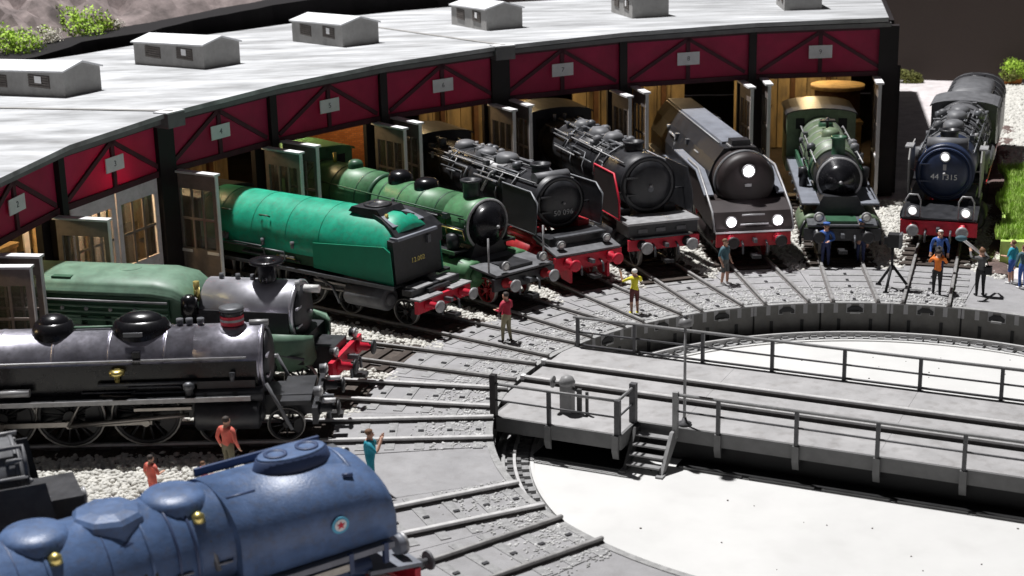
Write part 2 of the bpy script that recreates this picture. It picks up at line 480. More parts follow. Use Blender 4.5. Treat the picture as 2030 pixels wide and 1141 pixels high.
# pit
ring_sheet('pit_floor', 0.01, 9.96, -1.0, M['pit_floor'], steps=6)
_pts = []
while len(_pts) < 70:
    _x, _y = RNG.uniform(-9.6, 9.6, 2)
    if _x * _x + _y * _y < 9.5 ** 2: _pts.append((_x, _y, -0.995))
ring_sheet('pit_ring_floor', 9.90, 11.3, -1.06, M['pit_ring'], steps=2)
pw = tag(empty('pit_wall', (0, 0, -1.06)), kind='structure')
def arc_panel(r, t, z0, z1, da, n=5):
    mb = MB()
    a = [-da / 2 + da * i / n for i in range(n + 1)]
    poly = [((r + t) * math.cos(x), (r + t) * math.sin(x)) for x in a] + [(r * math.cos(x), r * math.sin(x)) for x in reversed(a)]
    return mb.prism(poly, 'xy', z0, z1)
panel_me = arc_panel(R_PIT, 0.2, 0, 1.03, DEG12 - 0.006).mesh('wall_panel', M['pit_wall'])
seam_me = arc_panel(R_PIT + 0.06, 0.2, 0, 1.02, 0.02, 1).mesh('wall_joint', M['black'])
niche = MB()
niche.prism([(-0.26, 0.74), (-0.26, 0.86), (-0.13, 0.95), (0.13, 0.95), (0.26, 0.86), (0.26, 0.74), (0.15, 0.74), (0.15, 0.80), (-0.15, 0.80), (-0.15, 0.74)], 'yz', R_PIT - 0.03, R_PIT + 0.05)
niche_me = niche.mesh('niche', M['black'])
stile_me = MB().box(R_PIT - 0.025, R_PIT + 0.04, -0.055, 0.055, 0.02, 0.50).mesh('stile', M['black'])
lug_me = MB().box(R_PIT - 0.10, R_PIT - 0.02, -0.17, 0.17, 0.70, 0.765).mesh('lug', M['apron_rim'])
for k in range(30):
    a = TH(k)
    pn = inst('wall_panel', panel_me, pw, rot=(0, 0, a))
    inst('wall_joint', seam_me, pw, rot=(0, 0, a + DEG12 / 2))
    if k < 14 or k > 24:
        inst('niche', niche_me, pn)
        for s in (-0.048, 0.048):
            inst('stile', stile_me, pn, rot=(0, 0, s))
        if k % 2 == 1:
            inst('lug', lug_me, pn)
rim = tag(ring_sheet('pit_rim', R_PIT - 0.03, R_PIT + 0.16, 0.016, M['apron_rim'], n=240), kind='structure')

# circular running rail of the pit
pr = tag(empty('ring_rail', (0, 0, -1.06)), 'circular running rail on grey sleeper blocks round the white pit floor', 'rail')
def ring_bar(r0, r1, z0, z1, n=240):
    mb = MB()
    rings = []
    for j in range(n):
        a = 2 * PI * j / n
        rings.append([(r * math.cos(a), r * math.sin(a), z) for r, z in ((r0, z0), (r1, z0), (r1, z1), (r0, z1))])
    rings.append(rings[0])
    return mb.loft(rings, False, False, smooth=False)
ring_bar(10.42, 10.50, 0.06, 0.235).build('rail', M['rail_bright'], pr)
ring_bar(10.72, 10.82, 0.0, 0.14).build('kerb', M['pit_ring'], pr)
ring_bar(9.93, 10.03, 0.0, 0.10).build('kerb', M['pit_floor'], pr)
sl = MB().box(10.08, 10.78, -0.13, 0.13, 0.0, 0.10)
sl_me = sl.mesh('sleeper_block', M['sleeper_grey'])
ch_me = MB().box(10.28, 10.66, -0.10, 0.10, 0.10, 0.15).mesh('rail_chair', M['bridge_grey'])
NB = 132
for i in range(NB):
    a = 2 * PI * i / NB
    b_ = inst('sleeper_block', sl_me, pr, rot=(0, 0, a))
    inst('rail_chair', ch_me, b_)

# radial tracks
GA = 0.75
ZR = 0.15
rail_top = {}
def rail_mesh(r0, r1, name, hw=0.05):
    mb = MB()
    mb.prism([(-0.085, 0.0), (0.085, 0.0), (0.085, 0.022), (0.028, 0.045), (0.028, 0.09), (-0.028, 0.09), (-0.028, 0.045), (-0.085, 0.022)], 'yz', r0, r1)
    nf = len(mb.f)
    mb.prism([(-hw, 0.085), (hw, 0.085), (hw, 0.138), (hw - 0.014, 0.15), (-hw + 0.014, 0.15), (-hw, 0.138)], 'yz', r0, r1)
    me = mb.mesh(name, M['rail_side'])
    me.materials.append(M['rail'])
    for p in me.polygons:
        if p.index >= nf: p.material_index = 1
    return me
RAIL = rail_mesh(R_PIT - 0.05, 27.3, 'rail')
RAIL_GLINT = rail_mesh(R_PIT - 0.05, 27.3, 'rail', 0.07); RAIL_GLINT.materials[1] = M['rail_bright']
RAILR = rail_mesh(R_PIT - 0.05, 40.0, 'rail')
slg = MB().box(-0.13, 0.13, -1.28, 1.28, -0.01, 0.022).mesh('sleeper', M['sleeper_grey'])
slb = MB().box(-0.13, 0.13, -1.28, 1.28, -0.10, 0.035).mesh('sleeper', M['sleeper_brown'])
studm = MB().prism([(-0.075, -0.05), (0.075, -0.05), (0.075, 0.05), (-0.075, 0.05)], 'xy', 0.02, 0.055).mesh('contact_stud', M['stud'])
clipm = MB().box(-0.06, 0.06, -0.16, 0.16, 0.0, 0.05).mesh('rail_clip', M['sleeper_grey'])
TRACK_LABEL = {0: 'track running under the black locomotive with a blue sheen beside the shed', 1: 'track in front of the olive green locomotive with the black cone nose',
               2: 'track in front of the brown streamlined locomotive with lit headlights', 3: 'track in front of the black locomotive with the red-edged side plate',
               4: 'track in front of the black locomotive with the bright red frame', 5: 'track in front of the mid green locomotive with two black domes',
               6: 'track in front of the turquoise locomotive', 7: 'empty track leading from the turntable bridge to the closed shed doors',
               8: 'track in front of the pale green locomotive with a silver smokebox', 9: 'track in front of the black and silver locomotive with spoked wheels',
               11: 'track in front of the grey locomotive beyond the blue one', 12: 'track in front of the blue locomotive'}
for k, lb in TRACK_LABEL.items():
    t = tag(empty('railway_track', (0, 0, 0), TH(k)), lb, 'track', 'tracks radiating from the turntable')
    for s in (-1, 1):
        inst('rail', RAILR if k == 0 else (RAIL_GLINT if k in (8, 9, 11) else RAIL), t, (0, s * GA, 0.004))
    ro = PLATE_OUT[k]
    x = R_PIT + 0.35
    while x < ro - 0.1:
        sp = inst('sleeper', slg, t, (x, 0, 0))
        inst('contact_stud', studm, sp)
        x += 0.78
    mb = MB()
    e = 39.5 if k == 0 else 27.2
    mb.prism([(-1.75, -0.10), (-1.35, -0.03), (1.35, -0.03), (1.75, -0.10)], 'yz', ro + 0.05, e)
    mb.build('track_bed', M['trackbed'], t)
    x = ro + 0.3
    while x < (27 if k else 39):
        inst('sleeper', slb, t, (x, 0, 0))
        x += 0.68

# white gravel between the tracks (and loose grains)
def pebbles(name, pts, size, m, zoff=0.0):
    n = len(pts)
    base = np.array([(0, 0, 1), (0.894, 0, 0.447), (0.276, 0.851, 0.447), (-0.724, 0.526, 0.447), (-0.724, -0.526, 0.447), (0.276, -0.851, 0.447),
                     (0.724, 0.526, -0.447), (-0.276, 0.851, -0.447), (-0.894, 0, -0.447), (-0.276, -0.851, -0.447), (0.724, -0.526, -0.447), (0, 0, -1)])
    F = np.array([(0, 1, 2), (0, 2, 3), (0, 3, 4), (0, 4, 5), (0, 5, 1), (1, 6, 2), (2, 7, 3), (3, 8, 4), (4, 9, 5), (5, 10, 1), (2, 6, 7), (3, 7, 8), (4, 8, 9), (5, 9, 10), (1, 10, 6)])
    sc = size * RNG.uniform(0.55, 1.3, (n, 1, 1)) * RNG.uniform(0.7, 1.25, (n, 1, 3))
    jit = RNG.uniform(0.75, 1.2, (n, 12, 1))
    an = RNG.uniform(0, 2 * PI, n)
    ca, sa = np.cos(an), np.sin(an)
    Vv = base[None] * jit * sc
    X = Vv[:, :, 0] * ca[:, None] - Vv[:, :, 1] * sa[:, None]
    Y = Vv[:, :, 0] * sa[:, None] + Vv[:, :, 1] * ca[:, None]
    Vv = np.stack([X, Y, Vv[:, :, 2] * 0.8], -1) + pts[:, None, :]
    me = bpy.data.meshes.new(name)
    me.vertices.add(n * 12); me.vertices.foreach_set('co', Vv.reshape(-1).astype(np.float32))
    nf = n * 15
    me.loops.add(nf * 3); me.polygons.add(nf)
    idx = (F[None] + (np.arange(n) * 12)[:, None, None]).reshape(-1)
    me.loops.foreach_set('vertex_index', idx.astype(np.int32))
    me.polygons.foreach_set('loop_start', np.arange(0, nf * 3, 3, dtype=np.int32))
    me.update(calc_edges=True)
    me.materials.append(m)
    o = inst(name, me)
    return o
def polar_scatter(n, k0, k1, r0, r1, keep):
    r = np.sqrt(RNG.uniform(r0 ** 2, r1 ** 2, n)); k = RNG.uniform(k0, k1, n)
    m_ = keep(k, r)
    r = r[m_]; k = k[m_]
    t = TH0 + DEG12 * k
    return np.stack([r * np.cos(t), r * np.sin(t), RNG.uniform(-0.07, 0.0, len(r))], 1), k, r
def gravel_keep(k, r):
    kk = np.round(k)
    off = np.abs((k - kk) * DEG12 * r)
    po = np.array([PLATE_OUT.get(int(q), 15.4) for q in kk])
    ok = (off > 1.05 + RNG.uniform(0, 0.5, len(k))) | (kk == 10) | (kk == -1)
    return ok & (r > po - 0.25 + RNG.uniform(-0.2, 0.25, len(k)))
pts, _, _ = polar_scatter(105000, -0.75, 12.6, 14.5, 26.5, gravel_keep)
tag(pebbles('gravel', pts, 0.078, M['gravel']), kind='stuff')
tag(pebbles('loose_grains', np.array(_pts), 0.026, M['trackbed']), kind='stuff')
def fine_keep(k, r):
    kk = np.round(k)
    off = (k - kk) * DEG12 * r
    nearrail = np.abs(np.abs(off) - GA) < 0.12
    dens = np.clip(1.0 - (r - R_PIT) / 2.3, 0, 1) * 0.9
    lump = 0.5 + 0.5 * np.sin(k * 23.0) * np.sin(r * 5.0 + k * 7)
    return (~nearrail) & (RNG.uniform(0, 1, len(k)) < dens * (0.2 + 0.6 * lump)) & (r > R_PIT + 0.18) & ((kk != 10) | (lump > 2)) & (kk > -0.5)
pts, _, _ = polar_scatter(34000, -0.5, 12.6, R_PIT, 13.6, fine_keep)
pts[:, 2] = 0.008
tag(pebbles('ballast_grains', pts, 0.040, M['gravel_grey']), kind='stuff')

# ================================================================== TURNTABLE BRIDGE
br = tag(empty('turntable_bridge', (0, 0, -1.0), TH(7) - 0.026), 'grey turntable bridge with railings and two silver rails across the white pit', 'bridge')
BZ = 1.0
DL = 10.85
def bpart(name, mb, m, parent=None):
    return mb.build(name, m, parent if parent is not None else br)
x = -DL
pl = 0
while x < DL - 0.1:
    x1 = min(x + 5.43, DL)
    for (y0, y1) in ((-2.6, -0.81), (-0.54, 0.69), (0.96, 2.6)):
        mb = MB().box(x + 0.004, x1 - 0.004, y0, y1, BZ - 0.10, BZ + 0.001)
        bpart('deck_plate', mb, M['deck'])
    x = x1
for y in (-0.75, 0.75):
    bpart('rail_slot', MB().box(-DL, DL, y - 0.065, y + 0.215, BZ - 0.14, BZ - 0.08), M['black'])
    bpart('rail_web', MB().box(-DL - 0.05, DL + 0.05, y - 0.03, y + 0.03, BZ - 0.08, BZ + 0.06), M['rail_side'])
    mb = MB().prism([(y - 0.065, BZ + 0.06), (y + 0.065, BZ + 0.06), (y + 0.065, BZ + 0.125), (y + 0.045, BZ + 0.145), (y - 0.045, BZ + 0.145), (y - 0.065, BZ + 0.125)], 'yz', -DL - 0.05, DL + 0.05)
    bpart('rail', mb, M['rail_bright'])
    bpart('rail_end_joint', MB().box(DL - 0.02, DL + 0.10, y - 0.09, y + 0.09, BZ + 0.02, BZ + 0.155), M['white'])
bpart('skirt', MB().box(-DL, 6.62, 2.6, 2.68, BZ - 0.40, BZ - 0.004), M['bridge_grey'])
bpart('skirt', MB().box(-DL, DL, -2.68, -2.6, BZ - 0.40, BZ - 0.004), M['bridge_grey'])
for y in (-1.15, 1.15):
    bpart('girder', MB().box(-10.0, 10.0, y - 0.12, y + 0.12, 0.14, BZ - 0.13), M['bridge_dark'])
for y0, y1 in ((2.40, 2.48), (-2.48, -2.40)):
    bpart('side_girder', MB().box(-9.7, 9.4, y0, y1, 0.02, BZ - 0.12), M['black'])
bpart('lower_flange', MB().box(-9.6, 5.30, 2.48, 3.05, 0.012, 0.045), M['black'])
bpart('lower_flange', MB().box(6.60, 9.2, 2.48, 3.85, 0.012, 0.045), M['black'])  # widened black sheet stands in for the shade under the platform
xx = 5.2
while xx > -9.4:
    bpart('flange_strip', MB().box(xx - 1.75, xx, 3.05, 3.12, 0.012, 0.075), M['bridge_grey'])
    xx -= 1.95
bpart('flange_strip', MB().box(6.6, 9.0, 3.85, 3.91, 0.012, 0.06), M['bridge_dark'])
bpart('cross_member', MB().box(-10.2, -9.9, -1.9, 1.9, 0.25, BZ - 0.13), M['bridge_dark'])
bpart('cross_member', MB().box(9.9, 10.2, -1.9, 1.9, 0.25, BZ - 0.13), M['bridge_dark'])
bpart('pivot', MB().lathe((0, 0, 0), (0, 0, 1), [(0, 1.1), (0.3, 1.0), (BZ - 0.13, 0.9)]), M['bridge_dark'])
for xx in (-10.05, 10.05):
    for y in (-1.5, 1.5):
        bpart('carrying_wheel', MB().lathe((xx - 0.06, y, 0.42), (1, 0, 0), [(0, 0.24), (0.12, 0.24)]), M['bridge_dark'])
# widened platform
PX0, PX1, PY = 6.66, 10.42, 3.74
bpart('platform_plate', MB().box(PX0, PX1, 2.605, PY, BZ - 0.10, BZ + 0.004), M['deck'])
bpart('platform_skirt', MB().box(PX0, PX1, PY, PY + 0.07, BZ - 0.42, BZ - 0.002), M['bridge_grey'])
bpart('platform_skirt', MB().box(PX0 - 0.07, PX0, 2.685, PY + 0.07, BZ - 0.42, BZ - 0.002), M['bridge_grey'])
bpart('platform_skirt', MB().box(PX1, PX1 + 0.07, 2.4, PY + 0.07, BZ - 0.42, BZ - 0.002), M['bridge_grey'])
def post(x, y, h=0.95, zb=None, wd=0.05, m='railing'):
    zb = BZ - 0.02 if zb is None else zb
    return bpart('railing_post', MB().box(x - wd, x + wd, y - wd, y + wd, zb, BZ + h), M[m])
def hrail(p0, p1, r=0.035, m='railing', name='handrail'):
    return bpart(name, MB().tube([p0, p1], r, 8), M[m])
def bracket(x, y, s):
    bpart('bracket', MB().prism([(y, BZ - 0.02), (y + s * 0.10, BZ - 0.02), (y + s * 0.10, BZ - 0.45), (y, BZ - 0.70)], 'yz', x - 0.09, x + 0.09), M['bridge_grey'])
YN = 2.70; YF = -2.70
near = [5.38, 4.25, 2.12, 0.0, -2.17, -4.35, -6.5, -8.7, -10.6]
for xx in near[1:]:
    post(xx, YN); bracket(xx, 2.68, 1)
far = [10.6, 8.7, 6.5, 4.34, 2.18, 0.0, -2.25, -4.4, -6.6, -8.7, -10.6]
for xx in far:
    post(xx, YF); bracket(xx, -2.68, -1)
hrail((5.45, YN, BZ + 0.95), (-10.65, YN, BZ + 0.95), 0.05, 'railing_top')
hrail((5.45, YN, BZ + 0.48), (-10.65, YN, BZ + 0.48), 0.032)
hrail((10.75, YF, BZ + 0.95), (-10.65, YF, BZ + 0.95), 0.05, 'railing_top')
hrail((10.6, YF, BZ + 0.48), (-10.65, YF, BZ + 0.48), 0.032)
hrail((10.6, YF, BZ + 0.06), (-10.65, YF, BZ + 0.06), 0.04)
PR = PY + 0.02
post(PX1 - 0.03, PR, 1.22, BZ - 0.35, 0.085, 'post_dark')
post(8.72, PR); bracket(8.72, PY + 0.07, 1)
post(PX0 + 0.05, PR, 0.98, None, 0.075); bracket(PX0 + 0.08, PY + 0.07, 1)
post(PX0 + 0.0, 2.72, 1.12, None, 0.09, 'railing')
for z, r, m_ in ((0.95, 0.045, 'railing_top'), (0.48, 0.03, 'railing')):
    hrail((PX1, PR, BZ + z), (PX0 + 0.05, PR, BZ + z), r, m_)
    hrail((PX0 + 0.05, PR, BZ + z), (PX0, 2.72, BZ + z + 0.05), r, m_)
# stair into the pit
for xx, m_ in ((5.46, 'control_grey'), (6.50, 'bridge_dark')):
    bpart('stair_stringer', MB().prism([(2.70, 0.95), (2.70, 0.62), (3.58, 0.0), (3.86, 0.0), (3.0, 0.95)], 'yz', xx - 0.05, xx + 0.05), M[m_])
    bpart('stair_foot', MB().box(xx - 0.10, xx + 0.10, 3.55, 3.98, 0.0, 0.05), M['control_grey'])
for i in range(4):
    y = 2.86 + i * 0.235; z = 0.80 - i * 0.195
    bpart('stair_tread', MB().box(5.51, 6.45, y, y + 0.24, z - 0.045, z), M['control_grey'])
bpart('stair_post', MB().box(5.36, 5.50, 2.69, 2.83, BZ - 0.25, BZ + 1.05), M['control_grey'])

# control stand and lamp on the bridge
def on_bridge(x, y, z):
    a = TH(7) - 0.026
    return Vector((x * math.cos(a) - y * math.sin(a), x * math.sin(a) + y * math.cos(a), z))
cs = tag(empty('control_stand', on_bridge(8.62, 2.72, 0.006), TH(7)), 'grey control stand with a handwheel and lever on the bridge platform', 'control stand')
MB().box(-0.17, 0.17, -0.15, 0.15, 0, 0.82).build('column', M['control_grey'], cs)
MB().lathe((0, 0, 0.80), (0, 0, 1), [(0, 0.21), (0.10, 0.23), (0.22, 0.17), (0.28, 0.05)], 16).build('cap', M['control_grey'], cs)
MB().cyl((0.17, 0, 0.84), (0.40, 0, 0.84), 0.04).build('shaft', M['control_grey'], cs)
hw = MB().lathe((0.40, 0, 0.84), (1, 0, 0), [(0, 0.17), (0.05, 0.17)], 16).build('handwheel', M['control_grey'], cs)
MB().box(-0.42, -0.30, -0.05, 0.05, 0, 0.72).build('lever_post', M['bridge_dark'], cs)
MB().cyl((-0.30, 0, 0.66), (-0.12, 0, 0.74), 0.04).build('lever', M['bridge_dark'], cs)
MB().box(-0.62, -0.55, -0.04, 0.04, 0.0, 0.66).build('lever_post', M['bridge_dark'], cs)
lp = tag(empty('bridge_lamp', on_bridge(5.30, 2.40, 0.006), TH(7)), 'slim grey lamp post with a small hood standing on the bridge walkway', 'lamp post')
MB().lathe((0, 0, 0), (0, 0, 1), [(0, 0.20), (0.05, 0.20), (0.09, 0.09), (0.2, 0.055)], 12).build('base', M['railing'], lp)
MB().cyl((0, 0, 0.1), (0, 0, 2.95), 0.045, 0.035).build('pole', M['control_grey'], lp)
MB().lathe((0, 0, 2.78), (0, 0, 1), [(0, 0.05), (0.05, 0.20), (0.20, 0.16), (0.26, 0.04)], 12).build('lamp_hood', M['railing_top'], lp)
MB().ball((0, 0, 3.06), 0.06).build('finial', M['railing'], lp)

# ================================================================== ROUNDHOUSE
def rf(k): return float(np.interp(k, [0.5, 2, 3, 4, 5, 6, 7, 8, 9.5], [27.6, 27.3, 26.8, 26.5, 26.0, 25.7, 25.75, 25.8, 25.8]))
def zs(k): return (6.45 - 0.132 * k) / 5.75
def depth(k): return float(np.interp(k, [0.5, 2.0, 3, 4, 5, 9.5], [27.5, 27.0, 26, 22.3, 20.0, 20.0]))
def RH(k, dr=0.0, zn=0.0): return pol(k, rf(k) + dr, zn * zs(k))
RB = pol(5, 30, 0)
rh = tag(empty('roundhouse', RB), 'crimson fronted locomotive roundhouse with pale roof, open doors and numbered stalls', 'building')
def rpart(name, mb, m, parent=None):
    return mb.build(name, m, rh if parent is None else parent, off=RB if parent is None else None)
def roof_z(k, dr): return 6.92 - 0.055 * dr / zs(k)
KB = [0.5 + i for i in range(10)]
for seg in ((0.5, 3.5), (3.5, 6.5), (6.5, 9.5)):
    ks = [seg[0] + i * 0.5 for i in range(7)]
    mb = MB()
    ks2 = [ks[0] + 0.012] + ks[1:-1] + [ks[-1] - 0.012]
    nr = 5
    def sheet(dz):
        rings = []
        for i in range(nr + 1):
            rings.append([])
            for k in ks2:
                dr = -0.62 + (depth(k) + 0.62) * i / nr
                # straight chord between stall boundaries
                kk0 = math.floor(k - 0.5) + 0.5
                p = RH(k, dr, roof_z(k, dr) + dz)
                if abs((k - 0.5) - round(k - 0.5)) > 0.2:
                    a = RH(kk0, dr, roof_z(kk0, dr) + dz); b = RH(kk0 + 1, dr, roof_z(kk0 + 1, dr) + dz)
                    p = (a + b) / 2
                rings[-1].append(p)
        return rings
    top = sheet(0.0); bot = sheet(-0.16)
    n = len(ks2)
    mb.loft(top, False, False, smooth=False, closed=False)
    mb.loft(bot, False, False, smooth=False, closed=False)
    mb.loft([top[0], bot[0]], False, False, False, False)
    mb.loft([top[-1], bot[-1]], False, False, False, False)
    mb.loft([[r[0] for r in top], [r[0] for r in bot]], False, False, False, False)
    mb.loft([[r[-1] for r in top], [r[-1] for r in bot]], False, False, False, False)
    rpart('roof_panel', mb, M['roof'])
for k in (3.5, 6.5):
    mb = MB()
    t = TH(k); nv = Vector((-math.sin(t), math.cos(t), 0)) * 0.11
    a0, a1 = RH(k, -0.60, roof_z(k, -0.6) - 0.05), RH(k, depth(k), roof_z(k, depth(k)) - 0.05)
    zz = Vector((0, 0, 0.085))
    mb.hexa([a0 - nv, a1 - nv, a1 + nv, a0 + nv, a0 - nv + zz, a1 - nv + zz, a1 + nv + zz, a0 + nv + zz])
    rpart('roof_seam', mb, M['vent'])
    nv = Vector((-math.sin(t), math.cos(t), 0)) * 0.42
    a0, a1 = RH(k, -0.80, 6.42), RH(k, -0.18, 6.42)
    mb = MB(); zz = Vector((0, 0, 0.50 * zs(k)))
    mb.hexa([a0 - nv, a1 - nv, a1 + nv, a0 + nv, a0 - nv + zz, a1 - nv + zz, a1 + nv + zz, a0 + nv + zz])
    rpart('eave_block', mb, M['roof_edge'])
    a0 += zz; a1 += zz; zz = Vector((0, 0, 0.05))
    mb = MB(); nv *= 1.05
    mb.hexa([a0 - nv, a1 - nv, a1 + nv, a0 + nv, a0 - nv + zz, a1 - nv + zz, a1 + nv + zz, a0 + nv + zz])
    rpart('eave_cap', mb, M['vent_roof'])

class Wall:
    def __init__(s, k):
        s.k = k
        s.A, s.B = RH(k - 0.5), RH(k + 0.5)
        d = (s.B - s.A); s.L = Vector((d.x, d.y, 0)).length
        s.d = Vector((d.x, d.y, 0)).normalized()
        s.n = Vector((-s.d.y, s.d.x, 0))
        if s.n.dot(-pol(k, 1)) < 0: s.n = -s.n
    def P(s, u, zn, out=0.0):
        f = zs(s.k - 0.5) + (zs(s.k + 0.5) - zs(s.k - 0.5)) * u
        p = s.A + s.d * (u * s.L) + s.n * out
        return Vector((p.x, p.y, zn * f))
    def bar(s, a, b, wd, o0, o1):
        p, q = s.P(*a), s.P(*b)
        t = (q - p).normalized(); c = t.cross(s.n).normalized() * wd / 2
        lo, hi = s.n * o0, s.n * o1
        return MB().hexa([p - c + lo, q - c + lo, q + c + lo, p + c + lo, p - c + hi, q - c + hi, q + c + hi, p + c + hi])
    def slab(s, u0, u1, z0, z1, o0, o1):
        return MB().hexa([s.P(u0, z0, o0), s.P(u1, z0, o0), s.P(u1, z0, o1), s.P(u0, z0, o1), s.P(u0, z1, o0), s.P(u1, z1, o0), s.P(u1, z1, o1), s.P(u0, z1, o1)])

# door leaf
DW, DH = 1.80, 4.62
mb = MB()
mb.box(0, 0.17, -0.05, 0.05, 0.05, DH); mb.box(DW - 0.17, DW, -0.05, 0.05, 0.05, DH)
mb.box(0.17, DW - 0.17, -0.035, 0.035, 0.05, 1.75); mb.box(0.17, DW - 0.17, -0.05, 0.05, 1.75, 1.93)
mb.box(0.17, DW - 0.17, -0.05, 0.05, DH - 0.55, DH)
LEAF = mb.mesh('door_leaf', M['door']); LEAFC = mb.mesh('door_leaf', M['door_closed_lit'])
capm = MB().box(-0.05, DW + 0.06, -0.16, 0.16, DH, DH + 0.07).mesh('door_cap', M['white'])  # header cap, painted white for the light on the leaf top
edgem = MB().box(DW, DW + 0.035, -0.07, 0.07, 0.05, DH).mesh('door_edge', M['white'])  # white strip stands in for the lit upright edge
wz0, wz1 = 1.93, DH - 0.55
wx0, wx1 = 0.17, DW - 0.17
muntv = MB().box(-0.035, 0.035, -0.03, 0.03, wz0, wz1).mesh('glazing_bar', M['door'])
munth = MB().box(wx0, wx1, -0.032, 0.032, -0.04, 0.04).mesh('glazing_bar', M['door'])
cw = (wx1 - wx0) / 3; chh = (wz1 - wz0) / 2
panem = MB().box(-cw / 2 + 0.03, cw / 2 - 0.03, -0.006, 0.006, -chh / 2 + 0.035, chh / 2 - 0.035).mesh('pane', M['glass'])
hingem = MB().box(0.0, 0.5, -0.09, 0.09, -0.05, 0.05).mesh('hinge', M['white'])
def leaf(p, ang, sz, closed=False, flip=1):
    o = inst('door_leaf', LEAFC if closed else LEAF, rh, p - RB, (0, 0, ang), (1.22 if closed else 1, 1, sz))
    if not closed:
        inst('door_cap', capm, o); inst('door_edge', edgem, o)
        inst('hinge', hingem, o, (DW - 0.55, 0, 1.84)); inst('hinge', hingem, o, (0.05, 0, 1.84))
    for i in (1, 2): inst('glazing_bar', muntv, o, (wx0 + cw * i, 0, 0))
    inst('glazing_bar', munth, o, (0, 0, (wz0 + wz1) / 2))
    for i in range(3):
        for j2 in range(2):
            inst('pane', panem, o, (wx0 + cw * (i + 0.5), 0, wz0 + chh * (j2 + 0.5)))
    return o
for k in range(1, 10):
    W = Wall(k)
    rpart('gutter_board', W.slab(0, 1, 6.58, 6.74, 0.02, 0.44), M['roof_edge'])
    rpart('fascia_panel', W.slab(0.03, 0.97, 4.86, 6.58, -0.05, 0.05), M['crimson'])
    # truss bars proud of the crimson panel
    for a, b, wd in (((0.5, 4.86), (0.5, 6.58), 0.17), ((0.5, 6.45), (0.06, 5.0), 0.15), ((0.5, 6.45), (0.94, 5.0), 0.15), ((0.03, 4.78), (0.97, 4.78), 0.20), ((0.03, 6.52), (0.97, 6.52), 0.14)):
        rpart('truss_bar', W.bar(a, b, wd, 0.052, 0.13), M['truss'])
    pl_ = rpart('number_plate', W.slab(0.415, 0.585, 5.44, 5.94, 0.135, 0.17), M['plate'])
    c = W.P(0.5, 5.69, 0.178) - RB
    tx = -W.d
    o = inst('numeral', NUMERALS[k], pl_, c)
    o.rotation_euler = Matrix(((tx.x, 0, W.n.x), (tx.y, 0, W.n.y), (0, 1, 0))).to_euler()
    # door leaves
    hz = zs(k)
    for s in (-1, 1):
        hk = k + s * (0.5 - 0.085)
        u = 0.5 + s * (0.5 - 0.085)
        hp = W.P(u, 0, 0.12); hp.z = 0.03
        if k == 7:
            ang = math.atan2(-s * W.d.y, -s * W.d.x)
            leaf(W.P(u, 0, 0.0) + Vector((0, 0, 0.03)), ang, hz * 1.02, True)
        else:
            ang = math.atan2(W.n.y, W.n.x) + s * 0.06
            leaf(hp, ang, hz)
    # warm lamp inside the stall
    pp = RH(k, 2.6 if k > 3 else 6.8, 5.75 if k > 3 else 5.5)
    if k == 7: pp = RH(k, 1.0, 5.6)
    MB().lathe((0, 0, 0), (0, 0, 1), [(0, 0.28), (0.12, 0.10), (0.9, 0.03)], 10).build('pendant_lamp', M['int_dark'], rh, pp - RB)
    MB().ball((0, 0, -0.06), 0.13, n=10, m=6).build('light_bulb', M['bulb'], rh, pp - RB)
    l = bpy.data.lights.new('stall_lamp', 'POINT'); l.energy = {1: 420, 2: 320, 3: 330, 4: 170, 5: 190, 6: 130, 7: 420, 8: 150, 9: 150}[k]
    l.color = (1.0, 0.72, 0.38); l.shadow_soft_size = 0.2
    lo = bpy.data.objects.new('stall_lamp', l); COL.objects.link(lo); lo.location = pp + Vector((0, 0, -0.35))
    # rear workshop wall of planks between dark studs
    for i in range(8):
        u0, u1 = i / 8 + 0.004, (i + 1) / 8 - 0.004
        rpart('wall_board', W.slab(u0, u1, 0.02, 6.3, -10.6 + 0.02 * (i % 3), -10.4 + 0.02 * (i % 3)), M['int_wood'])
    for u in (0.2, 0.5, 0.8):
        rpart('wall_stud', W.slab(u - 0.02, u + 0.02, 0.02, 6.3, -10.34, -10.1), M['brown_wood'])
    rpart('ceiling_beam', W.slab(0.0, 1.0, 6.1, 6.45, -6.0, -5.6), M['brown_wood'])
for i, kb in enumerate(KB):
    wd = 0.40 if kb in (3.5, 6.5, 0.5, 9.5) else 0.16
    t = TH(kb); nv = Vector((-math.sin(t), math.cos(t), 0)) * wd
    a0, a1 = RH(kb, -0.26), RH(kb, 0.30)
    zz = Vector((0, 0, 6.60 * zs(kb)))
    mb = MB(); mb.hexa([a0 - nv, a1 - nv, a1 + nv, a0 + nv, a0 - nv + zz, a1 - nv + zz, a1 + nv + zz, a0 + nv + zz])
    rpart('wall_post', mb, M['post_dark'])
    nv = nv.normalized() * 0.55
    a0, a1 = RH(kb, 0.31), RH(kb, 0.55)
    zz = Vector((0, 0, 5.0 * zs(kb)))
    mb = MB(); mb.hexa([a0 - nv, a1 - nv, a1 + nv, a0 + nv, a0 - nv + zz, a1 - nv + zz, a1 + nv + zz, a0 + nv + zz])
    rpart('door_pier', mb, M['post_dark'])
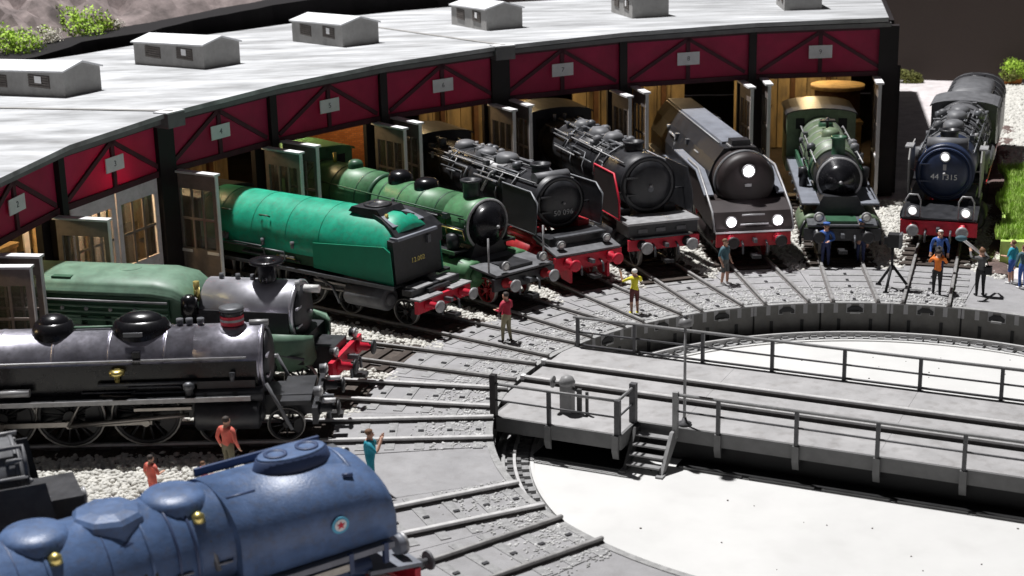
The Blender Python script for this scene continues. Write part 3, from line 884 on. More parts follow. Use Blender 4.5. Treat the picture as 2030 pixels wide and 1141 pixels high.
# end walls, back wall and floor
for kb, s in ((0.5, 1), (9.5, -1)):
    t = TH(kb); nv = Vector((-math.sin(t), math.cos(t), 0)) * 0.2
    D_ = depth(kb) - 0.2
    a0, a1 = RH(kb, 0.56), RH(kb, D_)
    z0 = Vector((0, 0, (roof_z(kb, 0.56) - 0.17) * zs(kb))); z1 = Vector((0, 0, (roof_z(kb, D_) - 0.17) * zs(kb)))
    mb = MB(); mb.hexa([a0 - nv, a1 - nv, a1 + nv, a0 + nv, a0 - nv + z0, a1 - nv + z1, a1 + nv + z1, a0 + nv + z0])
    rpart('end_wall', mb, M['post_dark'])
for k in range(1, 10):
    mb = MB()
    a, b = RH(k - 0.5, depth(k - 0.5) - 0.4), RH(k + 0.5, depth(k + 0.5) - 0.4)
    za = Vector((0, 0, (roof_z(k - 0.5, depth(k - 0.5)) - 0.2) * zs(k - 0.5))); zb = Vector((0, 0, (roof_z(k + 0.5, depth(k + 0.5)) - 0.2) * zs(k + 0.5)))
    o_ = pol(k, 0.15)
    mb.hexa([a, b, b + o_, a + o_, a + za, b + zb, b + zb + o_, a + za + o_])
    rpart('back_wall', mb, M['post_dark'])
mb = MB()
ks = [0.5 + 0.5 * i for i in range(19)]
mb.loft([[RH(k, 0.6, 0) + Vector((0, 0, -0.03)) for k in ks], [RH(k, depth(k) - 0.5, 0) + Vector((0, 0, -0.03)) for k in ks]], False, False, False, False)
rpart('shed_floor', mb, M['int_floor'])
# roof ventilators
for k in range(1, 9):
    sz = zs(k)
    vr = rf(k) + 6.75
    t = TH(k + 0.03)
    zb = roof_z(k, 6.75) * sz
    base = Vector((vr * math.cos(t), vr * math.sin(t), zb))
    mb = MB()
    Lr, Wd, Hh = 5.6, 0.86, 0.95
    drop = 0.055 * Lr
    mb.loft([[(0, -Wd, -0.03), (0, Wd, -0.03), (0, Wd, Hh), (0, 0, Hh + 0.22), (0, -Wd, Hh)],
             [(Lr, -Wd, -drop - 0.03), (Lr, Wd, -drop - 0.03), (Lr, Wd, Hh - drop), (Lr, 0, Hh + 0.22 - drop), (Lr, -Wd, Hh - drop)]], smooth=False)
    v = mb.build('roof_ventilator', M['vent'], rh, base - RB, (0, 0, t))
    mb = MB()
    o1, e = 0.09, 0.09
    rr = []
    for x in (-e, Lr + e):
        q = -0.055 * x
        rr.append([(x, -Wd - o1, Hh - 0.06 + q), (x, 0, Hh + 0.225 + q), (x, Wd + o1, Hh - 0.06 + q), (x, Wd + o1, Hh + 0.0 + q), (x, 0, Hh + 0.29 + q), (x, -Wd - o1, Hh + 0.0 + q)])
    mb.loft(rr, smooth=False)
    mb.build('ventilator_roof', M['vent_roof'], v)
    for s in (-1, 1):
        for xc in (1.45, 4.0):
            mb = MB()
            z0 = 0.30 - 0.055 * xc
            mb.box(xc - 0.62, xc + 0.62, s * Wd, s * (Wd + 0.012), z0, z0 + 0.48)
            for i in range(5):
                zz = z0 + 0.03 + i * 0.095
                mb.box(xc - 0.60, xc + 0.60, s * (Wd + 0.012), s * (Wd + 0.045), zz, zz + 0.05)
            mb.build('louvre', M['louvre'], v)
            if s == (1 if k > 4 else 1) and xc < 2:
                MB().box(xc - 0.18, xc + 0.08 + 0.02 * k, s * (Wd + 0.046), s * (Wd + 0.06), z0 + 0.18, z0 + 0.44).build('louvre_flap', M['white'], v)

# things inside the stalls
def thing_mesh(name, mb, m, label, cat, loc, rz=0, group=None):
    return tag(mb.build(name, m, None, loc, (0, 0, rz)), label, cat, group)
bk = MB()
bk.lathe((0, 0, 0), (0, 0, 1), [(0, 1.75), (4.7, 1.55), (5.0, 1.3)], 28)
bm_ = mat('kiln_brick', (0.5, 0.17, 0.05), 0.85)
nt = bm_.node_tree; bt = nt.nodes.new('ShaderNodeTexBrick'); bt.inputs['Scale'].default_value = 3.0
bt.inputs['Color1'].default_value = (0.52, 0.19, 0.055, 1); bt.inputs['Color2'].default_value = (0.38, 0.12, 0.03, 1); bt.inputs['Mortar'].default_value = (0.2, 0.11, 0.06, 1)
tcn = nt.nodes['Texture Coordinate']; mpn = nt.nodes.new('ShaderNodeMapping'); mpn.inputs['Rotation'].default_value = (PI / 2, 0, 0)
nt.links.new(tcn.outputs['Object'], mpn.inputs[0]); nt.links.new(mpn.outputs[0], bt.inputs['Vector'])
nt.links.new(bt.outputs['Color'], nt.nodes['Principled BSDF'].inputs['Base Color'])
thing_mesh('brick_chimney_base', bk, bm_, 'round orange brick chimney base inside the stall numbered 6', 'chimney base', RH(4.22, 6.6, 0))
dr_ = tag(empty('water_tank', RH(0.80, 5.6, 0)), 'round brown tank with a tan lid inside the stall of the olive green locomotive', 'tank')
MB().cyl((0, 0, 0), (0, 0, 3.75), 1.05, 1.05, 24).build('tank_side', M['brown_wood'], dr_)
MB().cyl((0, 0, 3.75), (0, 0, 3.92), 1.25, 1.25, 24).build('tank_lid', M['crate_wood'], dr_)
yl = thing_mesh('yellow_ball', MB().ball((0, 0, 0.55), 0.55), M['yellow'], 'yellow round buoy-like ball on a shelf beside the door of stall 8', 'ball', RH(2.36, 2.2, 0) + Vector((0, 0, 3.55)))
def crate(loc, sx, sy, sz, rz, label, m='crate_wood'):
    c = tag(empty('wooden_crate', loc, rz), label, 'crate', 'crates and benches inside the stalls')
    MB().box(-sx / 2 + 0.03, sx / 2 - 0.03, -sy / 2 + 0.03, sy / 2 - 0.03, 0, sz - 0.03).build('crate_body', M[m], c)
    for s in (-1, 1):
        MB().box(s * sx / 2 - 0.03, s * sx / 2 + 0.03, -sy / 2, sy / 2, 0, 0.12).build('batten', M[m], c)
        MB().box(s * sx / 2 - 0.03, s * sx / 2 + 0.03, -sy / 2, sy / 2, sz - 0.12, sz).build('batten', M[m], c)
    MB().box(-sx / 2 - 0.04, sx / 2 + 0.04, -sy / 2 - 0.04, sy / 2 + 0.04, sz - 0.028, sz + 0.02).build('crate_lid', M[m], c)
crate(RH(4.72, 4.2, 0), 1.9, 1.2, 3.0, 0.5, 'tall tan wooden cupboard inside the stall numbered 5')
crate(RH(3.05, 5.8, 0), 2.4, 1.3, 3.1, 0.2, 'tan wooden cupboard behind the black locomotive in stall 7')
crate(RH(2.72, 5.2, 0), 1.3, 1.3, 2.5, 0.1, 'narrow tan box beside the door post in stall 7')
crate(RH(1.38, 3.6, 0), 1.3, 0.9, 3.3, 0.0, 'tan locker beside the left door of the olive green locomotive stall')
crate(RH(0.72, 3.4, 0), 0.9, 0.8, 2.6, 0.3, 'tan stacked box under the brown tank')
crate(RH(1.75, 4.5, 0), 1.0, 1.6, 2.4, 0.2, 'tan bench box behind the brown streamlined locomotive')
crate(RH(5.80, 4.6, 0), 1.7, 1.2, 2.8, 0.2, 'tan wooden cupboard behind the turquoise locomotive')
W = Wall(7)
sl_ = tag(empty('slatted_screen', W.P(0.5, 0, -2.0)), 'cream slatted screen seen through the glazing of the closed doors', 'screen')
for i in range(11):
    mb = W.slab(0.06 + i * 0.08, 0.105 + i * 0.08, 0.01, 5.2, -2.06, -2.0)
    mb.build('slat', M['plate'] if i % 3 else M['crate_wood'], sl_, off=W.P(0.5, 0, -2.0))

crate(RH(7.6, 2.2, 0), 1.2, 1.0, 3.4, 0.0, 'yellowish locker just inside the stall numbered 2')

# ================================================================== BACKGROUND
def noise2(x, y, s=1.0):
    return (math.sin(x * 1.3 * s + 1.7 * math.sin(y * 0.9 * s)) + math.sin(y * 1.7 * s + 1.3 * math.sin(x * 1.1 * s + 2.0)) + 0.5 * math.sin(3.1 * s * x + 2.3 * s * y)) / 2.5
bw = MB().box(-46, 60, 60.2, 60.8, -0.1, 26)
tag(bw.build('backdrop_wall', M['backdrop']), 'plain dark brown wall closing the scene behind the shed', 'wall')
# dark ledge and rocky slope behind the shed roof
mb = MB()
ks = np.linspace(2.6, 8.2, 60)
def ledge_top(k): return float(np.interp(k, [2.6, 3.61, 3.99, 4.47, 4.71, 4.92, 5.1, 5.26, 8.2], [7.0, 6.95, 6.75, 6.4, 6.3, 6.3, 6.05, 5.85, 5.6]))
rings = [[], [], []]
for k in ks:
    r0 = rf(k) + depth(k) + 1.2
    rings[0].append(pol(k, r0, -0.1)); rings[1].append(pol(k, r0 + 0.5 * noise2(k * 9, 2), ledge_top(k) - 0.1)); rings[2].append(pol(k, r0 + 3.5, ledge_top(k) + 0.1))
mb.loft(rings, False, False, False, False)
tag(mb.build('ledge', M['ledge']), kind='structure')
mb = MB()
rows = []
for i in range(40):
    q = i / 39
    row = []
    for k in np.linspace(2.6, 8.2, 150):
        r0 = rf(k) + depth(k) + 2.6 + q * 26
        h = ledge_top(k) - 0.3 + 9.5 * q ** 0.8 + (1.6 * noise2(k * 7, q * 9, 1.0) + 1.3 * noise2(k * 19, q * 21, 1.0) + 0.7 * abs(noise2(k * 47, q * 50))) * min(1, q * 6)
        row.append(pol(k, r0, h))
    rows.append(row)
mb.loft(rows, False, False, False, False)
tag(mb.build('hillside', M['rock']), kind='structure')

def foliage(n, rx, ry, rz, leaf_, seed):
    rg = np.random.default_rng(seed)
    mb = MB()
    n = int(n * 3.2)
    lob = rg.uniform(-1, 1, (7, 3)) * np.array([0.6, 0.6, 0.4])
    for i in range(n):
        c = lob[i % 7]
        d = rg.normal(size=3); d /= np.linalg.norm(d)
        p = (c + d * rg.uniform(0.35, 0.62)) * np.array([rx, ry, rz])
        p[2] = max(p[2] + rz * 0.55, 0.02)
        a = rg.normal(size=3); a /= np.linalg.norm(a)
        b = np.cross(a, d + 0.3 * rg.normal(size=3)); b /= (np.linalg.norm(b) + 1e-6)
        s = leaf_ * rg.uniform(0.6, 1.4)
        mb.add([p - a * s, p + b * s * 0.5, p + a * s, p - b * s * 0.5], [(0, 1, 2, 3)])
    return mb
def bush(px, py, rr, size, m, label, seed, n=900, group=None, flat=0.8):
    # on the ledge: distance from the radius behind the shed roof
    d = ray(px, py); lo = None
    t = 40.0
    while t < 160:
        p = CAM_POS + d * t
        if math.hypot(p.x, p.y) > rr: break
        t += 0.1
    b = tag(empty('bush', p - Vector((0, 0, size * 0.35))), label, 'bush', group)
    foliage(n, size, size * 0.8, size * flat, 0.062 * size ** 0.5, seed).build('foliage', m, b)
    MB().cyl((0, 0, -0.6), (0, 0, 0.5 * size), 0.08, 0.04, 6).build('stem', M['brown_wood'], b)
    return b
bush(28, 92, 49.2, 1.7, M['leaf_bright'], 'bright green bush above the shed roof at the dark ledge, beside a pale shrub', 1)
bush(75, 84, 49.8, 1.0, M['leaf_bright'], 'small bright green tuft between two bushes on the ledge', 11, 500)
bush(158, 62, 50.0, 1.75, M['leaf_bright'], 'bright green bush under a white tuft on the rocky slope', 2)
bush(205, 56, 50.5, 0.9, M['leaf_olive'], 'dark olive shrub at the right end of the bright bushes', 3, 600)
bush(82, 58, 51.5, 1.2, M['leaf_white'], 'pale dry shrub on the slope between the green bushes', 4, 600)
bush(28, 56, 51.5, 0.8, M['leaf_white'], 'pale dry tuft above the bright green bush on the ledge', 5, 400)
bush(138, 22, 53.0, 0.75, M['leaf_white'], 'white flowering tuft standing against the rocks', 6, 400)
bush(3, 8, 54.0, 0.6, M['leaf_white'], 'small white tuft high on the rocky slope', 7, 300)
bush(232, 52, 50.4, 0.5, M['leaf_white'], 'tiny white tuft at the end of the ledge', 8, 250)
bush(95, 76, 48.9, 0.7, M['leaf_white'], 'pale crumbly tuft along the top of the dark ledge', 9, 350)
for (px, py, rr, sz, sd) in ((40, 20, 58, 4.5, 1), (120, 40, 55, 2.6, 2), (230, 20, 58, 4.0, 3), (330, 12, 60, 3.6, 4), (0, 40, 55, 2.4, 5), (420, 6, 60, 3.0, 6)):
    rg = np.random.default_rng(sd)
    d = ray(px, py); t = 40.0
    while t < 160:
        p = CAM_POS + d * t
        if math.hypot(p.x, p.y) > rr: break
        t += 0.1
    mb = MB().ball((0, 0, 0), 1, n=22, m=14)
    ph = rg.uniform(0, 6, 6)
    mb.v = [tuple(np.array(v) * (0.78 + 0.2 * math.sin(3 * v[0] + ph[0] + 2 * v[2]) * math.sin(4 * v[1] + ph[1]) + 0.10 * math.sin(9 * v[2] + 5 * v[0] + ph[2])) * np.array((sz, sz * 0.8, sz * 0.75))) for v in mb.v]
    mb.s = [False] * len(mb.s)
    tag(mb.build('boulder', M['rock'], None, p - Vector((0, 0, sz * 0.2))), ['big rounded brown grey boulder above the bright bushes', 'dark squat boulder between the green bushes', 'wide boulder behind the dark olive shrub', 'brown boulder on the bare slope above the second roof ventilator', 'small boulder above the pale tuft at the ledge', 'boulder at the end of the slope near the dark ledge'][sd - 1], 'boulder', 'boulders on the rocky slope')

# strip right of the last locomotive: dirt bank, grass, white gravel, box
mb = MB()
rows = []
for i in range(26):
    y = 15.5 + i * 1.15
    row = []
    for j2 in range(8):
        f = j2 / 7
        x0 = -0.034 * y
        x = x0 + 1.52 + f * 1.15
        z = -0.06 + 0.14 * math.sin(f * PI) + 0.10 * noise2(x * 3, y * 2.2)
        row.append((x, y, z))
    rows.append(row)
mb.loft(rows, False, False, True, False)
tag(mb.build('dirt_bank', M['dirt']), kind='structure')
gv = []; gf = []
G0 = [(at_z(1990, 455), 0)]
n = 52000
px_ = RNG.uniform(1975, 2330, n); py_ = RNG.uniform(335, 475, n)
gm = MB()
for i in range(n):
    if px_[i] < 1990 + 12 * math.sin(py_[i] * 0.09) - (py_[i] - 335) * 0.05: continue
    p = at_z(px_[i], py_[i], 0.84)
    a = RNG.uniform(0, PI); h = RNG.uniform(0.15, 0.42); wv = Vector((math.cos(a), math.sin(a), 0)) * 0.045
    ln = Vector((RNG.uniform(-.12, .12), RNG.uniform(-.12, .12), h))
    gm.add([p - wv, p + wv, p + ln], [(0, 1, 2)])
gm.mesh_fix = False
o = inst('grass', gm.mesh('grass', M['grass'], fix=False)); tag(o, kind='stuff')
cx = at_z(1990, 470, 0.06)
mb = MB()
q = [at_z(*p, 0.86) for p in ((1984, 478), (1988, 400), (1992, 335), (2330, 330), (2330, 490))]
mb.prism([(v.x, v.y) for v in q], 'xy', -0.05, 0.86)
tag(mb.build('grass_mat', M['grass']), kind='structure')
pts = []
while len(pts) < 18000:
    px1 = RNG.uniform(1960, 2200); py1 = RNG.uniform(168, 345)
    if px1 < 1985 - (py1 - 168) * 0.02: continue
    p = at_z(px1, py1, 0.0); pts.append((p.x, p.y, RNG.uniform(-0.05, 0.03)))
tag(pebbles('pale_gravel', np.array(pts), 0.12, M['gravel']), kind='stuff')
bush2 = [(1793, 158, 0.7, M['leaf_olive'], 'olive scrub tuft at the foot of the dark wall left of the black locomotive', 21), (1815, 160, 0.5, M['leaf_olive'], 'smaller dry scrub tuft beside the olive one at the wall foot', 22), (2022, 140, 1.1, M['leaf_bright'], 'bright green shrub at the foot of the wall beyond the tender', 23), (2000, 150, 0.7, M['leaf_olive'], 'dull green shrub between the tender and the bright shrub', 24)]
for px1, py1, sz, m_, lb, sd in bush2:
    p = at_y(px1, py1, 59.0)
    b = tag(empty('bush', (p.x, p.y, max(-0.05, p.z - sz * 0.4))), lb, 'bush')
    foliage(500, sz, sz * 0.8, sz * 0.8, 0.07, sd).build('foliage', m_, b)
    MB().cyl((0, 0, -0.3), (0, 0, 0.4 * sz), 0.06, 0.03, 6).build('stem', M['brown_wood'], b)
p = at_z(2008, 168, -0.05)
bx = tag(empty('hut', p), 'small orange brown hut at the end of the pale gravel strip', 'hut')
MB().box(-0.5, 0.5, -0.4, 0.4, 0, 0.7).build('hut_wall', M['brick'], bx)
MB().prism([(-0.5, 0.7), (0.5, 0.7), (0, 0.85)], 'yz', -0.6, 0.6).build('hut_roof', M['crate_wood'], bx)

# ================================================================== LOCOMOTIVES
# local frame: +x forward (towards the turntable), y to the left, z up, rail top at z = 0, front buffer beam at x = 0
def wheel_meshes(r, spokes, mw, mt):
    mb = MB()
    n = 28
    def ringr(r0, r1, y0, y1):
        rings = []
        for j in range(n + 1):
            a = 2 * PI * j / n
            rings.append([(q * math.cos(a), y, q * math.sin(a)) for q, y in ((r0, y0), (r1, y0), (r1, y1), (r0, y1))])
        return rings
    mb.loft(ringr(r * 0.84, r * 0.95, -0.05, 0.05), False, False)
    mb.cyl((0, -0.09, 0), (0, 0.09, 0), r * 0.19, n=12)
    for j in range(spokes):
        a = 2 * PI * j / spokes
        mb.tube([(r * 0.12 * math.cos(a), 0, r * 0.12 * math.sin(a)), (r * 0.88 * math.cos(a), 0, r * 0.88 * math.sin(a))], 0.032, 5)
    a0, a1 = -0.6, 0.6
    mb.prism([(r * 0.5 * math.cos(a0), r * 0.5 * math.sin(a0))] + [(r * 0.86 * math.cos(a0 + (a1 - a0) * i / 5), r * 0.86 * math.sin(a0 + (a1 - a0) * i / 5)) for i in range(6)] + [(r * 0.5 * math.cos(a1), r * 0.5 * math.sin(a1))], 'xz', -0.04, 0.04)
    w_ = mb.mesh('wheel', mw)
    mb = MB(); mb.loft(ringr(r * 0.95, r, -0.07, 0.07), False, False)
    return w_, mb.mesh('tyre', mt)
WCACHE = {}
class Loco:
    def __init__(s, name, label, k, r, off=0.0):
        s.root = tag(empty(name, pol(k, r, ZR + 0.004, off), TH(k) + PI), label, 'locomotive', 'locomotives round the turntable')
        s.rg = random.Random(k * 13 + 5)
    def p(s, name, mb, m, parent=None):
        return mb.build(name, M[m] if isinstance(m, str) else m, s.root if parent is None else parent)
    def frame(s, x0, x1, m='black_loco', z0=0.75, z1=1.45, w=0.55):
        s.p('frame', MB().box(x0, x1, -w, w, z0, z1), m)
    def beam(s, m='red', w=1.38, z0=0.78, z1=1.22, bm='red', head='tyre', bz=1.0, hook=True, x=0.0):
        s.p('buffer_beam', MB().box(x - 0.14, x, -w, w, z0, z1), m)
        for sg in (-1, 1):
            b = s.p('buffer', MB().lathe((x, 0.88 * sg, bz), (1, 0, 0), [(0, 0.19), (0.05, 0.19), (0.08, 0.13), (0.34, 0.12), (0.35, 0.07), (0.50, 0.07)], 12), bm)
            s.p('buffer_head', MB().lathe((x + 0.48, 0.88 * sg, bz), (1, 0, 0), [(0, 0.22), (0.05, 0.23), (0.08, 0.15)], 14), head, b)
            s.p('brake_hose', MB().tube([(x + 0.03, 0.45 * sg, z0 + 0.2), (x + 0.22, 0.45 * sg, z0 + 0.1), (x + 0.24, 0.45 * sg, z0 - 0.22)], 0.045), 'pipe_grey')
        if hook:
            s.p('coupling_hook', MB().box(x, x + 0.32, -0.06, 0.06, bz - 0.09, bz + 0.05), 'pipe_grey')
            s.p('coupler', MB().box(x + 0.1, x + 0.55, -0.16, 0.16, 0.38, 0.5), 'wheel')
    def wheels(s, lst, mw='wheel', mt='tyre', y=0.74, spokes=14):
        for x, r in lst:
            key = (round(r, 2), mw, mt, spokes if r > 0.6 else 9)
            if key not in WCACHE: WCACHE[key] = wheel_meshes(r, key[3], M[mw], M[mt])
            for sg in (-1, 1):
                o = inst('wheel', WCACHE[key][0], s.root, (x, y * sg, r), (0, s.rg.uniform(0, 0.3), 0))
                inst('tyre', WCACHE[key][1], o)
    def rods(s, xs, r, m='rod', y=0.90, cx=None):
        for sg in (-1, 1):
            zz = r - 0.18
            s.p('coupling_rod', MB().box(min(xs) - 0.15, max(xs) + 0.15, sg * (y + 0.0) - 0.035, sg * y + 0.035, zz - 0.07, zz + 0.07), m)
            for x in xs:
                s.p('crank_pin', MB().cyl((x, sg * (y - 0.06), zz), (x, sg * (y + 0.10), zz), 0.11, n=10), m)
            if cx is not None:
                mid = sorted(xs)[len(xs) // 2]
                s.p('connecting_rod', MB().tube([(mid, sg * (y + 0.14), zz), (cx - 0.2, sg * (y + 0.14), 0.98)], 0.07), m)
                s.p('valve_link', MB().tube([(mid, sg * (y + 0.2), zz), (mid + 0.35, sg * (y + 0.2), zz + 0.65), (cx - 0.3, sg * (y + 0.18), 1.55)], 0.045), m)
                s.p('slide_bar', MB().box(cx - 1.6, cx - 0.1, sg * (y + 0.05), sg * (y + 0.22), 1.16, 1.24), m)
                s.p('radius_rod', MB().tube([(mid + 0.9, sg * (y + 0.2), 1.65), (cx - 0.3, sg * (y + 0.2), 1.5)], 0.04), m)
    def cylinders(s, x0, x1, z=0.98, r=0.40, y=1.08, m='black_loco', valve=True):
        for sg in (-1, 1):
            c = s.p('cylinder', MB().lathe((x0, sg * y, z), (1, 0, 0), [(0, r * 0.8), (0.06, r), (x1 - x0 - 0.06, r), (x1 - x0, r * 0.8)], 20), m)
            s.p('cylinder_cover', MB().lathe((x1, sg * y, z), (1, 0, 0), [(0, r * 0.55), (0.06, r * 0.5), (0.12, 0.12)], 14), m, c)
            if valve:
                s.p('valve_chest', MB().lathe((x0 - 0.1, sg * y, z + r + 0.12), (1, 0, 0), [(0, 0.22), (x1 - x0 + 0.2, 0.22)], 14), m)
                s.p('steam_chest_casing', MB().box(x0 + 0.1, x1 - 0.1, sg * (y - 0.42), sg * (y + 0.05), z, z + r + 0.55), m)
    def boiler(s, x0, x1, r, z, m, bands=5, r1=None, bm=None, n=36):
        r1 = r if r1 is None else r1
        b = s.p('boiler', MB().lathe((x0, 0, z), (1, 0, 0), [(0, r1), (x1 - x0, r)], n), m)
        for i in range(bands):
            q = (i + 0.5) / bands
            x = x0 + (x1 - x0) * q; rr = r1 + (r - r1) * q
            s.p('boiler_band', MB().lathe((x - 0.035, 0, z), (1, 0, 0), [(0, rr), (0.001, rr + 0.014), (0.069, rr + 0.014), (0.07, rr)], n, False, False), bm or m, b)
        return b
    def smokebox(s, x0, x1, r, z, m='black_loco', door=True, dm=None, rim=None):
        sb = s.p('smokebox', MB().lathe((x0, 0, z), (1, 0, 0), [(0, r), (x1 - x0 - 0.06, r), (x1 - x0, r - 0.06)], 36), m)
        s.p('smokebox_ring', MB().lathe((x1 - 0.10, 0, z), (1, 0, 0), [(0, r), (0.005, r + 0.025), (0.08, r + 0.025), (0.10, r - 0.03)], 36, False, False), rim or m, sb)
        if door:
            d = s.p('smokebox_door', MB().lathe((x1, 0, z), (1, 0, 0), [(0, r * 0.86), (0.05, r * 0.84), (0.13, r * 0.62), (0.18, r * 0.3), (0.19, 0.02)], 32), dm or m)
            s.p('door_handle', MB().lathe((x1 + 0.17, 0, z), (1, 0, 0), [(0, 0.07), (0.08, 0.06), (0.14, 0.02)], 8), 'worn_edge', d)
            for q in (-0.3, 0.3):
                s.p('door_hinge', MB().box(x1 + 0.08, x1 + 0.14, -r * 0.88, -r * 0.15, z + q * r - 0.03, z + q * r + 0.03), m, d)
        return sb
    def cone(s, x1, r, z, L, m='gloss_black', rim='worn_edge'):
        c = s.p('cone_nose', MB().lathe((x1, 0, z), (1, 0, 0), [(0, r * 0.97), (L * 0.5, r * 0.55), (L * 0.92, r * 0.16), (L, 0.03)], 40), m)
        s.p('nose_ring', MB().lathe((x1 - 0.09, 0, z), (1, 0, 0), [(0, r), (0.005, r + 0.03), (0.09, r + 0.03), (0.11, r * 0.93)], 40, False, False), rim, c)
        s.p('nose_handle', MB().lathe((x1 + L - 0.03, 0, z), (1, 0, 0), [(0, 0.07), (0.07, 0.06), (0.1, 0.02)], 8), 'worn_edge', c)
    def chimney(s, x, z0, z1, r=0.30, m='black_loco', flare=0.06, bands=None):
        h = z1 - z0
        c = s.p('chimney', MB().lathe((x, 0, z0), (0, 0, 1), [(-0.15, r * 1.35), (0.0, r * 1.15), (0.12, r), (h - 0.12, r), (h - 0.08, r + flare), (h, r + flare), (h - 0.01, r * 0.75), (h - 0.2, r * 0.7)], 22, True, True), m)
        if bands:
            s.p('chimney_band', MB().lathe((x, 0, z0 + 0.14), (0, 0, 1), [(0, r + 0.012), (h - 0.30, r + 0.012)], 22, False, False), bands, c)
        return c
    def dome(s, x, zb, h, r, m='black_loco', n=22, lx=1.0):
        mb = MB().lathe((0, 0, 0), (0, 0, 1), [(-0.3, r * 1.04), (0.0, r), (h * 0.55, r * 0.97), (h * 0.82, r * 0.8), (h * 0.95, r * 0.5), (h, 0.03)], n)
        mb.v = [(v[0] * lx + x, v[1], v[2] + zb) for v in mb.v]
        return s.p('dome', mb, m)
    def runboard(s, x0, x1, z, y0=0.85, y1=1.42, m='black_loco', edge=None, th=0.07):
        for sg in (-1, 1):
            a, b = sorted((sg * y0, sg * y1))
            o = s.p('running_board', MB().box(x0, x1, a, b, z - th, z), m)
            if edge:
                a, b = sorted((sg * y1, sg * (y1 + 0.03)))
                s.p('running_board_edge', MB().box(x0, x1, a, b, z - 0.12, z + 0.012), edge, o)
    def handrail(s, x0, x1, r, z, ang=0.9, m='worn_edge', rad=0.028):
        for sg in (-1, 1):
            y = sg * math.sin(ang) * (r + 0.10); zz = z + math.cos(ang) * (r + 0.10)
            h = s.p('handrail', MB().tube([(x0, y, zz), (x1, y, zz)], rad), m)
            x = x0 + 0.2
            while x < x1:
                s.p('handrail_knob', MB().cyl((x, y, zz), (x, y * 0.92, zz - 0.08 * math.cos(ang)), 0.035, n=6), m, h)
                x += 1.3
    def cab(s, x0, x1, w, z0, z1, m='black_loco', roof=None, win='black'):
        h = z1 - z0
        arch = [(-w, z0), (w, z0), (w, z1 - 0.25)] + [(w * math.cos(a), z1 - 0.25 + 0.25 * math.sin(a)) for a in [PI * i / 10 for i in range(1, 10)]] + [(-w, z1 - 0.25)]
        c = s.p('cab', MB().prism(arch, 'yz', x0, x1), m)
        top = [((w + 0.08) * math.cos(a), z1 - 0.25 + 0.30 * math.sin(a)) for a in [PI * i / 10 for i in range(11)]]
        low = [((w + 0.02) * math.cos(a), z1 - 0.25 + 0.252 * math.sin(a)) for a in [PI * i / 10 for i in range(10, -1, -1)]]
        s.p('cab_roof', MB().prism(top + low, 'yz', x0 - 0.3, x1 + 0.15), roof or m)
        for sg in (-1, 1):
            a, b = sorted((sg * w, sg * (w + 0.02)))
            s.p('side_window', MB().box(x0 + 0.5, x1 - 0.5, a, b, z1 - 1.15, z1 - 0.5), win, c)
            s.p('front_window', MB().box(x1, x1 + 0.02, sg * w * 0.62 - 0.18, sg * w * 0.62 + 0.18, z1 - 0.85, z1 - 0.4), win, c)
    def deflector(s, poly, y, m='black_loco', edge=None, th=0.05, both=True, sides=(-1, 1)):
        for sg in sides:
            a, b = sorted((sg * y, sg * (y + th)))
            d = s.p('smoke_deflector', MB().prism(poly, 'xz', a, b), m)
            if edge:
                pts = [(q[0], sg * (y + th / 2), q[1]) for q in poly]
                s.p('deflector_edge', MB().tube(pts + [pts[0]], 0.042, 6), edge, d)
            s.p('deflector_stay', MB().tube([(poly[0][0] - 0.8, sg * y, poly[0][1] + 0.8), (poly[0][0] - 0.8, sg * (y - 0.5), poly[0][1] + 0.8)], 0.03), m, d)
    def lamp(s, x, y, z, r=0.14, m='marker_lamp', case='black_loco'):
        c = s.p('lamp', MB().lathe((x - 0.16, y, z), (1, 0, 0), [(0, r * 1.1), (0.16, r * 1.2), (0.18, r * 1.15)], 16), case)
        s.p('lamp_bezel', MB().lathe((x - 0.02, y, z), (1, 0, 0), [(0, r * 1.22), (0.03, r * 1.32), (0.06, r * 1.25), (0.07, r * 1.0)], 18, False, False), 'worn_edge', c)
        if m == 'headlight':
            l = bpy.data.lights.new('headlight_glow', 'POINT'); l.energy = 7.0; l.shadow_soft_size = 0.12; l.color = (1.0, 0.92, 1.0)
            lo = bpy.data.objects.new('headlight_glow', l); COL.objects.link(lo); lo.parent = s.root; lo.location = (x + 0.28, y, z)
        s.p('lamp_glass', MB().lathe((x + 0.02, y, z), (1, 0, 0), [(0, r), (0.04, r * 0.8), (0.06, r * 0.3)], 16), m, c)
    def clutter(s, x0, x1, r, z, n=16, m=('pipe_grey', 'grey_black', 'black_loco'), amin=0.25, amax=1.5):
        rg = s.rg
        for i in range(n):
            sg = rg.choice((-1, 1)); a = rg.uniform(amin, amax); L = rg.uniform(0.6, 2.6)
            xa = rg.uniform(x0, x1 - 0.3); xb = min(xa + L, x1)
            rr = r + rg.uniform(0.05, 0.13)
            def q(x, an, rad): return (x, sg * math.sin(an) * rad, z + math.cos(an) * rad)
            a2 = min(PI * 0.62, a + rg.choice((0.0, 0.0, 0.5, 0.9)))
            s.p('pipe', MB().tube([q(xa, a, r - 0.02), q(xa, a, rr), q((xa + xb) / 2, a, rr), q(xb, a, rr), q(xb, (a + a2) / 2, rr), q(xb, a2, rr)], rg.choice((0.025, 0.035, 0.05)), 6), rg.choice(m))
